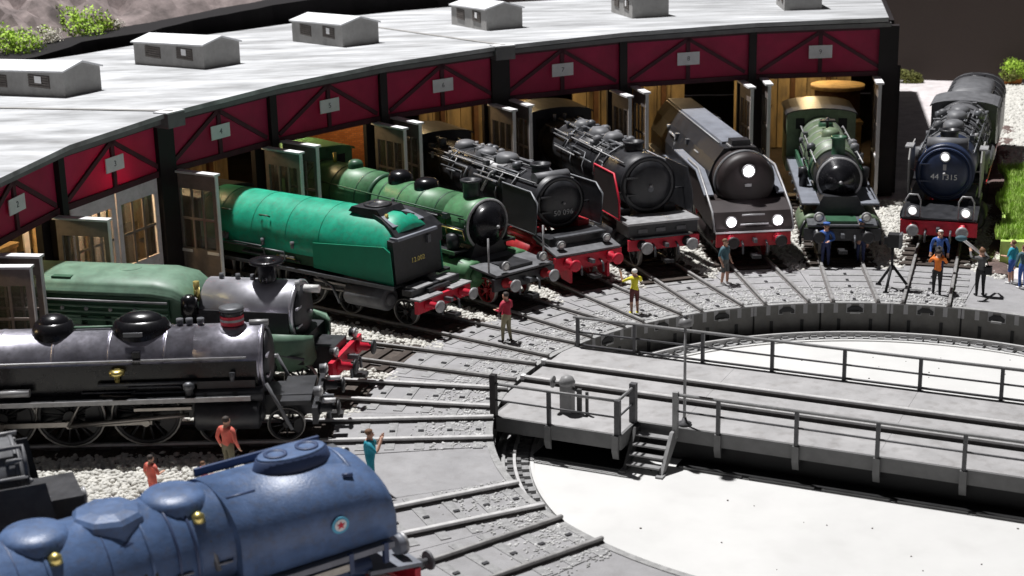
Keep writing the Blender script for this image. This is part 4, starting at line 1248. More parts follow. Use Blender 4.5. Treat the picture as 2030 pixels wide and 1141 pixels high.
        for i in range(n // 2):
            sg = rg.choice((-1, 1)); a = rg.uniform(amin, amax * 0.8); x = rg.uniform(x0, x1)
            y = sg * math.sin(a) * (r + 0.08); zz = z + math.cos(a) * (r + 0.08)
            kind = rg.random()
            if kind < 0.4: s.p('valve', MB().cyl((x, y, zz - 0.1), (x, y, zz + 0.16), 0.055, 0.075, 8), rg.choice(('pipe_grey', 'worn_edge', 'grey_black')))
            elif kind < 0.75: s.p('fitting', MB().box(x - 0.12, x + 0.14, y - 0.09, y + 0.09, zz - 0.1, zz + 0.1), rg.choice(('pipe_grey', 'grey_black')))
            else: s.p('pump', MB().lathe((x, y, zz - 0.3), (0, 0, 1), [(0, 0.13), (0.2, 0.13), (0.22, 0.17), (0.48, 0.17), (0.54, 0.06)], 10), rg.choice(('grey_black', 'pipe_grey')))

def arc_section(w, zside, ztop, zbot, n=14, pw_=2.0):
    """half-oval casing cross-section (y, z)"""
    pts = [(w, zbot), (w, zside)]
    for i in range(1, n):
        a = PI * i / n
        c, sn = math.cos(a), math.sin(a)
        pts.append((w * math.copysign(abs(c) ** (2 / pw_), c), zside + (ztop - zside) * sn ** (2 / pw_)))
    return pts + [(-w, zside), (-w, zbot)]

# ---- black locomotive with a blue reflection painted on its smokebox (number 44 1315), outside the shed
L = Loco('steam_locomotive', 'black steam locomotive numbered 44 1315 with blue sheen smokebox, red frame and tender', 0, 17.2)
L.root.rotation_euler.z -= 0.028
L.frame(-13.5, -0.15, 'red_frame', 0.75, 1.22)
L.beam('red', head='worn_edge', z0=0.72, z1=1.25)
L.p('front_platform', MB().prism([(-0.02, 1.30), (-0.02, 1.36), (-1.9, 1.62), (-1.9, 1.54)], 'xz', -1.36, 1.36), 'black_loco')
L.p('front_step', MB().box(-0.9, -0.15, -1.3, 1.3, 1.0, 1.28), 'red_frame')
for sg in (-1, 1):
    L.lamp(0.02, 0.95 * sg, 1.62, 0.15, 'marker_lamp', 'grey_black')
    L.p('lamp_guard', MB().tube([(-0.05, sg * 0.95 - 0.27, 1.34), (-0.05, sg * 0.95 - 0.27, 2.02), (-0.05, sg * 0.95 - 0.15, 2.22), (-0.05, sg * 0.95 + 0.15, 2.22), (-0.05, sg * 0.95 + 0.27, 2.02), (-0.05, sg * 0.95 + 0.27, 1.34)], 0.035), 'worn_edge')
L.cylinders(-3.3, -1.7, 1.0, 0.46, 1.12, 'black_loco')
L.wheels([(-2.0, 0.43), (-4.6, 0.70), (-6.3, 0.70), (-8.0, 0.70), (-9.7, 0.70), (-11.4, 0.70)], 'red_frame')
L.rods([-4.6, -6.3, -8.0, -9.7, -11.4], 0.70, cx=-3.3)
L.smokebox(-4.3, -1.75, 1.06, 2.72, 'black_blue_sheen', True, 'black_blue_sheen')
for rr in (0.90, 0.97):
    L.p('door_rim', MB().lathe((-1.73, 0, 2.72), (1, 0, 0), [(0, rr - 0.025), (0.04, rr), (0.06, rr - 0.02)], 40, False, False), 'blue_dark')  # blue rims carry on the painted reflection
o = inst('number', TXT_44, L.root, (-1.50, 0, 2.60)); o.rotation_euler = (PI / 2, 0, PI / 2)
L.p('emblem_plate', MB().box(-1.60, -1.55, -0.06, 0.06, 2.86, 3.08), 'worn_edge')
L.lamp(-1.55, 0, 3.36, 0.15, 'marker_lamp', 'black_blue_sheen')
L.boiler(-11.3, -4.3, 1.06, 2.72, 'grey_black', 6, r1=1.18, bm='black_loco')
L.chimney(-3.2, 3.72, 4.12, 0.33)
L.p('feedwater_heater', MB().lathe((-2.55, -0.75, 3.66), (0, 1, 0), [(0, 0.26), (1.5, 0.26)], 16), 'grey_black')
for x, h in ((-5.2, 0.42), (-6.9, 0.5), (-8.6, 0.42)): L.dome(x, 3.72, h, 0.42, 'grey_black', lx=1.25)
L.deflector([(-1.5, 1.9), (-1.3, 3.25), (-1.7, 3.62), (-3.6, 3.62), (-3.6, 2.2)], 1.28, 'vent')
L.p('deflector_cap', MB().box(-2.5, -1.7, 1.2, 1.5, 3.62, 3.68), 'worn_edge'); L.p('deflector_cap', MB().box(-2.5, -1.7, -1.5, -1.2, 3.62, 3.68), 'worn_edge')
L.runboard(-11.4, -3.6, 2.05, 0.9, 1.42, 'black_loco', 'red')
L.handrail(-10.8, -2.2, 1.12, 2.72, 0.95, 'pipe_grey')
L.clutter(-10.8, -4.2, 1.12, 2.72, 30)
for sg in (-1, 1):
    L.p('side_tank', MB().lathe((-8.4, sg * 1.22, 2.35), (1, 0, 0), [(0, 0.24), (0.08, 0.3), (2.6, 0.3), (2.68, 0.24)], 14), 'grey_black')
    L.p('pump', MB().lathe((-5.0, sg * 1.2, 2.05), (0, 0, 1), [(0, 0.2), (0.4, 0.2), (0.42, 0.26), (0.95, 0.26), (1.0, 0.1)], 12), 'grey_black')
L.cab(-13.4, -11.3, 1.36, 1.3, 3.86, 'grey_black')
for i in range(7):
    L.p('pipe_saddle', MB().tube([(-4.6 - i, 1.16 * math.sin(a), 2.72 + 1.16 * math.cos(a)) for a in [-0.9 + 1.8 * q / 8 for q in range(9)]], 0.035), 'black_loco')
td = L.p('tender_tank', MB().loft([[(x, y, z) for y, z in arc_section(1.30, 2.6, 3.55, 1.1, 14, 2.4)] for x in (-21.8, -14.3)]), 'black_loco')
L.p('tender_cover', MB().loft([[(x, y, z) for y, z in arc_section(0.9, 3.45, 3.78, 3.3, 10)] for x in (-19.0, -14.4)]), 'grey_black', td)
for i in range(6):
    L.p('tender_rib', MB().tube([(-15.0 - i * 1.25, y * 1.01, z * 1.004) for y, z in arc_section(1.30, 2.6, 3.55, 1.1, 14, 2.4)[1:-1]], 0.03, 5), 'grey_black', td)
L.p('tender_hatch', MB().cyl((-20.2, 0, 3.5), (-20.2, 0, 3.68), 0.4), 'black_loco', td)
L.p('tender_ladder', MB().box(-21.86, -21.8, -0.5, 0.5, 1.3, 3.4), 'black_loco', td)
L.p('tender_frame', MB().box(-21.8, -14.2, -1.1, 1.1, 0.6, 1.1), 'red_frame')
L.wheels([(-15.4, 0.5), (-17.0, 0.5), (-19.2, 0.5), (-20.8, 0.5)], 'wheel', y=0.76)

# ---- olive green locomotive with black cone nose
L = Loco('steam_locomotive', 'olive green steam locomotive with a shiny black cone nose and slim chimney', 1, 15.9)
L.frame(-12.5, -0.15, 'deep_green')
L.beam('black_loco', head='wheel', bm='black_loco', z0=0.75, z1=1.2)
L.p('front_platform', MB().prism([(-0.02, 1.26), (-0.02, 1.33), (-1.6, 1.50), (-1.6, 1.42)], 'xz', -1.25, 1.25), 'pipe_grey')
L.cylinders(-2.7, -0.75, 1.05, 0.50, 1.02, 'olive_green', False)
L.p('cylinder_saddle', MB().prism([(-1.05, 1.4), (1.05, 1.4), (0.62, 2.15), (-0.62, 2.15)], 'yz', -2.7, -1.1), 'black_loco')
L.wheels([(-0.9, 0.45), (-3.2, 0.45), (-5.0, 0.94), (-7.1, 0.94), (-9.2, 0.94), (-11.6, 0.6)])
L.rods([-5.0, -7.1, -9.2], 0.94, cx=-2.7)
L.smokebox(-3.0, -1.75, 0.86, 2.66, 'black_loco', False)
L.cone(-1.75, 0.82, 2.66, 0.60)
L.boiler(-9.6, -3.0, 0.90, 2.70, 'olive_green', 6, bm='worn_edge')
L.chimney(-2.45, 3.42, 4.16, 0.25, 'deep_green', 0.05)
L.dome(-5.6, 3.52, 0.36, 0.36, 'olive_green'); L.dome(-7.7, 3.52, 0.3, 0.3, 'deep_green')
L.p('whistle', MB().cyl((-7.0, 0, 3.6), (-7.0, 0, 4.05), 0.06), 'black_loco'); L.p('whistle_arm', MB().box(-7.2, -6.8, -0.3, 0.3, 3.88, 3.96), 'black_loco')
L.runboard(-9.8, -1.0, 1.92, 0.75, 1.40, 'slate_top', 'pipe_grey')
L.handrail(-9.4, -1.9, 0.93, 2.70, 1.0)
L.clutter(-9.2, -3.2, 0.93, 2.70, 12, ('deep_green', 'olive_green', 'black_loco'), 0.9, 1.7)
for sg in (-1, 1):
    L.p('splasher', MB().box(-9.6, -4.2, sg * 1.02 - 0.05, sg * 1.02 + 0.05, 1.92, 2.25), 'deep_green')
    L.p('air_pump', MB().lathe((-3.9, sg * 1.15, 1.95), (0, 0, 1), [(0, 0.16), (0.3, 0.16), (0.32, 0.2), (0.7, 0.2), (0.75, 0.08)], 12), 'black_loco')
    L.lamp(-0.05, 0.85 * sg, 1.62, 0.15, 'lens', 'black_loco')
    L.p('step_bracket', MB().tube([(-0.6, sg * 1.30, 1.35), (-0.6, sg * 1.46, 1.0), (-0.6, sg * 1.46, 0.45)], 0.05), 'black_loco')
    for i in range(5):
        L.p('side_bracket', MB().box(-1.9 - i * 1.5, -1.7 - i * 1.5, sg * 1.40 - 0.02, sg * 1.40 + 0.12, 1.5, 1.60), 'pipe_grey')
L.cab(-12.2, -9.6, 1.42, 1.3, 3.95, 'olive_green', 'black_loco', 'black')

# ---- brown streamlined locomotive with lit headlights
L = Loco('steam_locomotive', 'dark brown streamlined steam locomotive with three lit headlights and silver trim', 2, 15.55)
L.frame(-13, -0.2, 'red_frame', 0.7, 1.2)
L.beam('red_frame', bm='red', head='brown_loco', z0=0.72, z1=1.2)
L.wheels([(-1.2, 0.5), (-3.2, 0.5), (-5.2, 0.95), (-7.4, 0.95), (-9.6, 0.95), (-12, 0.6)], 'red_frame')
L.cylinders(-3.2, -1.5, 1.0, 0.42, 1.08, 'brown_loco', False)
L.p('front_apron', MB().prism([(0.02, 1.24), (0.02, 1.42), (-0.30, 1.95), (-1.0, 2.22), (-2.2, 2.25), (-2.2, 1.24)], 'xz', -1.42, 1.42), 'brown_loco')
L.p('white_stripe', MB().box(-0.02, 0.05, -1.43, 1.43, 1.235, 1.30), 'white')
L.p('grab_bar', MB().tube([(0.05, -0.52, 1.55), (0.05, 0.52, 1.55)], 0.035), 'worn_edge'); L.p('grab_bar', MB().tube([(-0.12, -0.42, 1.86), (-0.12, 0.42, 1.86)], 0.035), 'worn_edge')
for sg in (-1, 1):
    L.lamp(0.06, 0.86 * sg, 1.66, 0.17, 'headlight', 'brown_loco')
L.p('smokebox_nose', MB().lathe((-2.6, 0, 2.82), (1, 0, 0), [(0, 1.08), (1.22, 1.08), (1.38, 1.04), (1.50, 0.94), (1.57, 0.72), (1.61, 0.35), (1.62, 0.02)], 40), 'brown_loco')
L.p('nose_band', MB().lathe((-1.62, 0, 2.82), (1, 0, 0), [(0, 1.12), (0.01, 1.15), (0.10, 1.15), (0.12, 1.1)], 40, False, False), 'grey_black')
L.lamp(-0.93, 0, 3.30, 0.20, 'headlight', 'brown_loco')
L.p('nose_plate', MB().box(-1.0, -0.93, -0.12, 0.12, 2.72, 2.82), 'worn_edge')
sec = [(1.25, 1.9), (1.25, 2.75), (0.98, 3.45), (0.62, 3.92), (-0.62, 3.92), (-0.98, 3.45), (-1.25, 2.75), (-1.25, 1.9)]
L.p('boiler_casing', MB().prism(sec, 'yz', -13.0, -2.2), 'black_loco')
L.p('top_fairing', MB().prism([(0.52, 3.92), (0.50, 4.02), (-0.50, 4.02), (-0.52, 3.92)], 'yz', -13.0, -3.0), 'slate_top')
L.p('casing_rib', MB().tube([(-3.0, -0.6, 3.96), (-12.8, -0.6, 3.96)], 0.03), 'worn_edge')
L.p('chimney', MB().prism([(-0.38, 3.9), (0.38, 3.9), (0.34, 4.22), (-0.34, 4.22)], 'yz', -2.7, -2.1), 'black_loco')
L.p('chimney_band', MB().box(-2.75, -2.05, -0.42, 0.42, 3.96, 4.02), 'worn_edge')
for sg in (-1, 1):
    L.p('side_deflector', MB().prism([(-0.35, 1.3), (-0.35, 1.95), (-1.5, 2.55), (-2.7, 3.1), (-4.4, 3.1), (-4.4, 1.6)], 'xz', sg * 1.44 - 0.03, sg * 1.44 + 0.03), 'brown_loco')
    L.p('silver_trim', MB().tube([(0.02, sg * 1.46, 1.30), (-0.34, sg * 1.47, 1.97), (-1.5, sg * 1.47, 2.57), (-2.7, sg * 1.47, 3.12), (-4.4, sg * 1.47, 3.12)], 0.045), 'worn_edge')
    L.p('running_board', MB().box(-12.5, -4.4, sg * 1.36 - 0.24, sg * 1.36 + 0.14, 2.1, 2.18), 'slate_top')
    L.p('deflector_shelf', MB().prism([(-1.2, 2.42), (-2.7, 3.06), (-6.6, 3.06), (-6.6, 3.0), (-2.7, 3.0), (-1.2, 2.36)], 'xz', sg * 1.36 - 0.22, sg * 1.36 + 0.14), 'slate_top')
    L.p('valve_gear_box', MB().box(-4.4, -3.8, sg * 1.2 - 0.1, sg * 1.2 + 0.1, 2.2, 2.8), 'grey_black')
L.clutter(-11.5, -4.6, 1.12, 2.75, 14, ('pipe_grey', 'grey_black', 'worn_edge'), 0.9, 1.5)

# ---- black locomotive with the red-edged side plate
L = Loco('steam_locomotive', 'black steam locomotive with tall side plates, one edged in red, and dark red beam', 3, 15.9)
L.frame(-13, -0.2, 'black_loco')
L.beam('red', bm='black_loco', head='worn_edge', z0=0.80, z1=1.20)
L.p('front_box', MB().box(-1.25, -0.12, -1.36, 1.36, 1.28, 1.72), 'black_loco')
L.p('front_box_edge', MB().box(-1.30, -0.05, -1.40, 1.40, 1.72, 1.80), 'worn_edge')
L.p('step_edge', MB().box(-0.2, 0.06, -1.2, 1.0, 1.225, 1.275), 'pipe_grey')
for y in (-0.8, -0.1, 0.7): L.p('inspection_lid', MB().box(-0.12, -0.08, y - 0.18, y + 0.18, 1.42, 1.56), 'grey_black')
L.cylinders(-3.2, -1.5, 1.0, 0.44, 1.1, 'black_loco')
L.wheels([(-0.9, 0.48), (-4.4, 0.82), (-6.2, 0.82), (-8.0, 0.82), (-9.8, 0.82)])
L.rods([-4.4, -6.2, -8.0, -9.8], 0.82, cx=-3.2)
L.smokebox(-3.9, -1.45, 1.05, 2.85, 'black_loco', True)
L.boiler(-11, -3.9, 1.02, 2.85, 'black_loco', 6)
L.chimney(-2.9, 3.80, 4.22, 0.34, 'black_loco')
L.dome(-4.9, 3.75, 0.48, 0.42, 'grey_black'); L.dome(-6.4, 3.75, 0.42, 0.40, 'grey_black', lx=1.4); L.dome(-8.2, 3.75, 0.4, 0.4, 'grey_black')
poly = [(-0.75, 1.82), (-0.75, 2.55), (-1.25, 3.42), (-3.2, 3.42), (-3.2, 1.82)]
L.deflector(poly, 1.42, 'brown_loco', 'red', sides=(-1,)); L.deflector(poly, 1.42, 'black_loco', None, sides=(1,))
L.p('front_roundel', MB().lathe((-1.27, 0.0, 2.72), (1, 0, 0), [(0, 0.11), (0.03, 0.11)], 10), 'pipe_grey')
L.runboard(-10.8, -3.2, 2.0, 0.9, 1.42, 'black_loco', 'pipe_grey')
L.handrail(-10.5, -1.8, 1.05, 2.85, 0.8)
L.clutter(-10.6, -3.4, 1.05, 2.85, 46, ('pipe_grey', 'grey_black', 'pipe_grey', 'worn_edge'), 0.1, 1.4)
L.cab(-13, -11, 1.42, 1.3, 4.2)

# ---- black locomotive with bright red frame (number plate 50 096)
L = Loco('steam_locomotive', 'black steam locomotive with number plate on its smokebox and bright red frame', 4, 15.45)
L.root.scale = (1, 1, 0.93)
L.frame(-13, -0.2, 'red_frame', 0.6, 1.18, 0.6)
L.beam('red', bm='red', head='red', z0=0.72, z1=1.22)
L.p('front_platform', MB().prism([(0.0, 1.24), (0.0, 1.32), (-1.6, 1.75), (-1.6, 1.66)], 'xz', -1.34, 1.34), 'grey_black')
L.p('front_box', MB().box(-1.85, -0.7, -1.2, 1.2, 1.40, 1.78), 'black_loco')
L.p('step_edge', MB().box(-0.75, -0.55, -1.0, 1.0, 1.79, 1.85), 'pipe_grey')
L.cylinders(-3.4, -1.7, 1.0, 0.44, 1.12, 'red_frame')
L.wheels([(-1.2, 0.45), (-4.4, 0.72), (-6.0, 0.72), (-7.6, 0.72), (-9.2, 0.72), (-10.8, 0.72)], 'red')
L.rods([-4.4, -6.0, -7.6, -9.2, -10.8], 0.72, cx=-3.4)
for sg in (-1, 1):
    L.p('pilot_guard', MB().prism([(0.05, 0.2), (0.05, 0.75), (-0.9, 0.75), (-0.5, 0.25)], 'xz', sg * 0.78 - 0.05, sg * 0.78 + 0.05), 'red')
    L.lamp(-0.3, 0.95 * sg, 1.62, 0.13, 'lens', 'black_loco')
L.smokebox(-4.2, -1.85, 1.0, 2.82, 'black_loco', True)
o = inst('number', TXT_50, L.root, (-1.655, 0, 2.45)); o.rotation_euler = (PI / 2, 0, PI / 2)
L.boiler(-11, -4.2, 0.98, 2.82, 'black_loco', 6)
L.chimney(-3.2, 3.70, 4.1, 0.33, 'black_loco')
L.dome(-5.6, 3.7, 0.42, 0.44, 'grey_black', lx=1.2); L.dome(-7.2, 3.7, 0.36, 0.42, 'grey_black', lx=1.3); L.dome(-8.9, 3.7, 0.38, 0.42, 'grey_black')
L.deflector([(-1.3, 1.85), (-1.2, 3.1), (-1.6, 3.45), (-3.6, 3.45), (-3.6, 1.85)], 1.34, 'black_loco', 'pipe_grey')
L.p('feedwater_heater', MB().lathe((-2.5, -0.7, 3.68), (0, 1, 0), [(0, 0.24), (1.4, 0.24)], 14), 'grey_black')
L.runboard(-10.8, -3.4, 1.95, 0.9, 1.42, 'black_loco', 'pipe_grey')
L.handrail(-10.5, -2.2, 1.0, 2.82, 0.8)
L.clutter(-10.6, -3.6, 1.0, 2.82, 42, ('pipe_grey', 'grey_black', 'grey_black', 'worn_edge'), 0.1, 1.4)
L.p('steam_pipe', MB().tube([(-5.0, -0.35, 3.75), (-5.3, -0.9, 3.45), (-5.6, -1.15, 2.7)], 0.06), 'worn_edge')
L.cab(-13, -11, 1.42, 1.3, 4.1)

# ---- mid green locomotive with two black domes and cone nose
L = Loco('steam_locomotive', 'mid green steam locomotive with black domes and dark cone nose behind the turquoise one', 5, 14.95)
L.root.scale = (1, 1, 0.95)
L.frame(-13, -0.2, 'black_loco')
L.beam('black_loco', bm='red_frame', head='worn_edge', z0=0.75, z1=1.2)
L.p('front_platform', MB().prism([(0.0, 1.25), (0.0, 1.32), (-1.9, 1.50), (-1.9, 1.42)], 'xz', -1.3, 1.3), 'grey_black')
L.cylinders(-3.2, -1.3, 1.05, 0.5, 1.04, 'mid_green', False)
L.wheels([(-1.1, 0.48), (-3.4, 0.48), (-5.3, 0.95), (-7.5, 0.95), (-9.7, 0.95)], 'red_frame')
L.rods([-5.3, -7.5, -9.7], 0.95, cx=-3.2)
L.smokebox(-3.2, -1.85, 0.93, 2.62, 'mid_green', False)
L.cone(-1.85, 0.92, 2.62, 0.55, 'gloss_black')
L.p('smokebox_saddle', MB().prism([(-0.9, 1.4), (0.9, 1.4), (0.55, 2.1), (-0.55, 2.1)], 'yz', -3.2, -1.8), 'black_loco')
L.boiler(-7.4, -3.2, 0.90, 2.62, 'mid_green', 4, bm='deep_green'); L.boiler(-12, -7.4, 0.98, 2.64, 'mid_green', 3, bm='deep_green')
L.p('boiler_step', MB().lathe((-7.45, 0, 2.64), (1, 0, 0), [(0, 1.0), (0.1, 1.0), (0.12, 0.9)], 32, False, False), 'deep_green')
L.chimney(-2.65, 3.42, 4.15, 0.29, 'black_loco', 0.09)
L.dome(-5.1, 3.40, 0.44, 0.46, 'gloss_black'); L.dome(-6.6, 3.42, 0.48, 0.46, 'gloss_black'); L.dome(-9.3, 3.52, 0.4, 0.3, 'deep_green')
L.p('whistle', MB().cyl((-10.6, 0.0, 3.55), (-10.6, 0.0, 4.0), 0.07), 'brass')
L.runboard(-11.8, -2.0, 1.82, 0.75, 1.38, 'black_loco', 'mid_green')
L.handrail(-11.6, -2.0, 0.95, 2.62, 1.15, 'deep_green')
L.clutter(-6.8, -1.9, 0.95, 2.6, 16, ('pipe_grey', 'black_loco', 'brass'), 1.2, 2.0)
for sg in (-1, 1):
    L.lamp(0.0, 0.85 * sg, 1.6, 0.14, 'lens', 'black_loco')
    L.p('grab_pole', MB().tube([(-0.4, sg * 1.25, 1.3), (-0.4, sg * 1.25, 2.6)], 0.035), 'worn_edge')
    L.p('air_pump', MB().lathe((-2.4, sg * 1.1, 1.5), (0, 0, 1), [(0, 0.18), (0.35, 0.18), (0.37, 0.23), (0.85, 0.23), (0.9, 0.08)], 12), 'black_loco')
L.cab(-13.4, -11.4, 1.4, 1.3, 4.1, 'mid_green')

# ---- turquoise streamlined locomotive
L = Loco('steam_locomotive', 'bright turquoise streamlined steam locomotive with black front and red buffer beam', 6, 15.62)
L.root.scale = (1, 1, 0.885)
L.frame(-13, -0.2, 'black_loco')
L.beam('red', bm='red', head='worn_edge', z0=0.74, z1=1.20)
L.p('beam_cap', MB().box(-0.35, 0.08, -1.36, -0.18, 1.22, 1.28), 'worn_edge'); L.p('beam_cap', MB().box(-0.35, 0.08, 0.30, 1.36, 1.22, 1.28), 'worn_edge')
L.p('front_step', MB().box(-0.75, -0.35, -1.25, 1.25, 1.30, 1.52), 'black_loco')
for y in (-0.6, 0.62): L.p('step_edge', MB().box(-0.78, -0.32, y - 0.42, y + 0.42, 1.52, 1.57), 'worn_edge')
L.cylinders(-3.1, -1.4, 1.0, 0.45, 1.08, 'grey_black', True)
L.wheels([(-1.0, 0.5), (-3.4, 0.5), (-5.4, 0.95), (-7.6, 0.95), (-9.8, 0.95)])
L.rods([-5.4, -7.6, -9.8], 0.95, cx=-3.1)
sec = arc_section(1.26, 2.62, 3.98, 2.15, 18)
L.p('boiler_casing', MB().loft([[(x, y, z) for y, z in sec] for x in (-9.9, -8.8, -4.0, -1.75)] + [[(-1.5, y, 2.15 + (z - 2.15) * 0.93) for y, z in sec], [(-1.25, y, 2.15 + (z - 2.15) * 0.80) for y, z in sec]]), 'turquoise')
L.p('front_cheek', MB().loft([[(x, y, z) for y, z in ((0.1, 2.2), (1.30, 2.2), (1.30, 3.0 * f), (1.12, 3.62 * f), (0.1, 4.02 * f))] for x, f in ((-2.7, 1.0), (-1.7, 1.0), (-1.42, 0.93), (-1.16, 0.82))], smooth=False), 'black_loco')
for x in (-9.0, -7.4, -5.8, -4.3):
    L.p('casing_seam', MB().tube([(x, y * 1.002, z * 1.001) for y, z in sec[1:-1]], 0.012, 5), 'turquoise_dark')
sec2 = [(y * 0.985, 2.62 + (z - 2.62) * 0.985) for y, z in sec]
for sg in (-1, 1):
    L.p('side_plate', MB().prism([(-1.05, 1.62), (-1.15, 2.85), (-1.40, 3.02), (-4.5, 2.72), (-4.5, 1.75)], 'xz', sg * 1.285 - 0.03, sg * 1.285 + 0.02), 'turquoise_dark')  # darker turquoise paints the shade on the upright plate
L.p('hood_top', MB().loft([[(x, y, z - 0.6) for y in (-w_ * 0.9, w_ * 1.3)] + [(x, y, z) for y in (w_ * 1.3, -w_ * 0.9)] for x, w_, z in ((-3.3, 0.45, 4.0), (-2.6, 0.62, 4.03), (-1.9, 0.86, 3.86), (-1.45, 1.0, 3.62), (-1.12, 1.06, 3.30))], smooth=False), 'black_loco')
L.p('hood_plate', MB().hexa([(-2.0, -0.66, 3.90), (-1.40, -0.80, 3.62), (-1.40, 0.80, 3.62), (-2.0, 0.66, 3.90), (-2.0, -0.66, 3.93), (-1.40, -0.80, 3.65), (-1.40, 0.80, 3.65), (-2.0, 0.66, 3.93)]), 'slate_top')
L.p('hood_lip', MB().box(-1.38, -1.02, -1.02, 1.02, 3.20, 3.31), 'slate_top')
ch_ = L.p('chimney', MB().lathe((-2.7, 0, 3.85), (0, 0, 1), [(0, 0.50), (0.26, 0.44), (0.34, 0.48), (0.34, 0.30), (0.1, 0.28)], 20), 'black_loco')
ch_.scale = (1.0, 1.0, 1.0)
L.p('chimney_cowl', MB().prism([(-3.45, 3.95), (-3.3, 4.14), (-2.2, 4.14), (-1.9, 3.7), (-2.2, 3.7)], 'xz', -0.62, 0.62), 'black_loco')
L.p('front_plate', MB().prism([(-1.02, 1.6), (-1.12, 3.2), (-1.35, 3.25), (-1.35, 1.6)], 'xz', -1.18, 1.18), 'black_loco')
o = inst('number', TXT_12, L.root, (-1.055, 0, 2.32)); o.rotation_euler = (PI / 2 - 0.06, 0, PI / 2)
L.p('front_lamp', MB().box(-1.12, -1.02, 0.50, 0.66, 2.8, 3.1), 'pipe_grey')
L.p('whistle', MB().cyl((-1.9, -0.5, 3.6), (-1.9, -0.5, 4.0), 0.06), 'brass')
L.cab(-12.6, -9.9, 1.3, 1.3, 3.9, 'black_loco')  # casing stops here, black cab stands in for the shed's shade
L.p('lower_casing', MB().box(-9.9, -4.5, -1.22, 1.22, 1.75, 2.15), 'deep_green')  # deep green paints the shaded lower flank of the casing
L.runboard(-13, -0.9, 1.62, 0.9, 1.44, 'black_loco', 'pipe_grey')
L.clutter(-9.5, -4.6, 1.25, 2.3, 18, ('pipe_grey', 'black_loco', 'worn_edge', 'brass'), 1.45, 1.9)
for x in (-8.6, -6.8):
    L.p('grab_handle', MB().tube([(x - 0.2, -1.12, 3.38), (x - 0.2, -1.2, 3.44), (x + 0.2, -1.2, 3.44), (x + 0.2, -1.12, 3.38)], 0.035), 'deep_green')
for sg in (-1, 1):
    L.p('step_bracket', MB().tube([(-4.4, sg * 1.42, 1.55), (-3.6, sg * 1.42, 1.2), (-3.3, sg * 1.42, 0.6)], 0.05), 'pipe_grey')

# ---- pale green locomotive with silver smokebox
L = Loco('steam_locomotive', 'pale green steam locomotive with silver smokebox, black chimney and crimson buffer beam', 8, 15.55)
L.root.scale = (1, 1, 0.97)
L.frame(-13, -0.2, 'black_loco')
L.beam('red', bm='red', head='wheel', z0=0.70, z1=1.24)
L.cylinders(-3.6, -1.9, 1.0, 0.42, 1.08, 'black_loco')
L.wheels([(-1.2, 0.5), (-3.4, 0.5), (-5.4, 0.9), (-7.5, 0.9), (-9.6, 0.9)])
L.rods([-5.4, -7.5, -9.6], 0.9, cx=-3.6)
L.smokebox(-4.1, -1.3, 0.92, 2.35, 'silver', True, 'black_loco', rim='silver')
L.p('smokebox_lower', MB().prism([(0.95, 2.55), (0.95, 1.5), (-0.95, 1.5), (-0.95, 2.55)], 'yz', -4.2, -1.4), 'black_loco')  # black block paints the dark reflection below the silver top
L.chimney(-2.3, 3.15, 3.88, 0.27, 'gloss_black', 0.24)
for x in (-3.2, -2.75, -3.7): L.p('valve', MB().cyl((x, 0.0, 3.2), (x, 0.0, 3.42), 0.09, 0.07, 8), 'pipe_grey')
L.p('safety_valve', MB().cyl((-4.2, -0.7, 2.75), (-4.2, -0.7, 3.35), 0.09), 'brass')
L.p('feed_pump', MB().lathe((-4.35, -0.95, 1.9), (0, 0, 1), [(0, 0.2), (0.5, 0.2), (0.52, 0.26), (1.0, 0.24), (1.1, 0.1)], 12), 'gloss_black')
sec = [(1.06, 1.75), (1.06, 2.92), (1.18, 2.96), (1.18, 3.06)] + arc_section(1.10, 3.10, 3.44, 3.10, 12, 2.6)[1:-1] + [(-1.18, 3.06), (-1.18, 2.96), (-1.06, 2.92), (-1.06, 1.75)]
hood = []
for x, f, w_ in ((-12.8, 1.0, 1.0), (-5.4, 1.0, 1.0), (-4.8, 0.93, 0.97), (-4.3, 0.70, 0.85)):
    hood.append([(x, y * w_, 1.75 + (z - 1.75) * f) for y, z in sec])
L.p('boiler_casing', MB().loft(hood), 'pale_green')
L.p('hatch', MB().cyl((-6.6, 0.15, 3.40), (-6.6, 0.15, 3.45), 0.33, n=20), 'pale_green')
L.p('roof_step', MB().box(-8.6, -8.0, -0.9, -0.5, 3.32, 3.40), 'deep_green')
for z, m_ in ((2.80, 'worn_edge'), (2.62, 'pale_green'), (2.45, 'pale_green'), (2.22, 'pale_green'), (2.0, 'worn_edge')):
    L.p('side_rail', MB().tube([(-12.6, -1.24, z), (-4.9, -1.24, z)], 0.035), m_)
L.p('side_recess', MB().box(-12.6, -4.9, -1.12, -1.05, 2.30, 2.90), 'deep_green')
for i in range(9):
    x = -11.9 + i * 0.75
    L.p('side_panel', MB().box(x, x + 0.55, -1.24, -1.19, 1.95, 2.32), 'pale_green' if i % 2 else 'deep_green')
    L.p('valve', MB().ball((x, -1.27, 2.55), 0.065, n=8, m=5), 'worn_edge')
L.runboard(-12.8, -4.0, 1.72, 0.9, 1.42, 'deep_green', 'pale_green')
sk = []
for x, ro_, ri_ in ((-2.2, 1.34, 1.26), (-1.4, 1.32, 1.24), (-0.95, 1.14, 1.02), (-0.75, 0.84, 0.70)):
    an = [math.radians(160 + 220 * q / 16) for q in range(17)]
    sk.append([(x, ro_ * math.cos(t_), 1.62 + 0.85 * ro_ * math.sin(t_)) for t_ in an] + [(x, ri_ * math.cos(t_), 1.62 + 0.85 * ri_ * math.sin(t_)) for t_ in reversed(an)])
L.p('front_skirt', MB().loft(sk), 'pale_green')
L.p('front_chest', MB().box(-2.2, -1.0, -1.0, 1.0, 1.0, 1.75), 'black_loco')
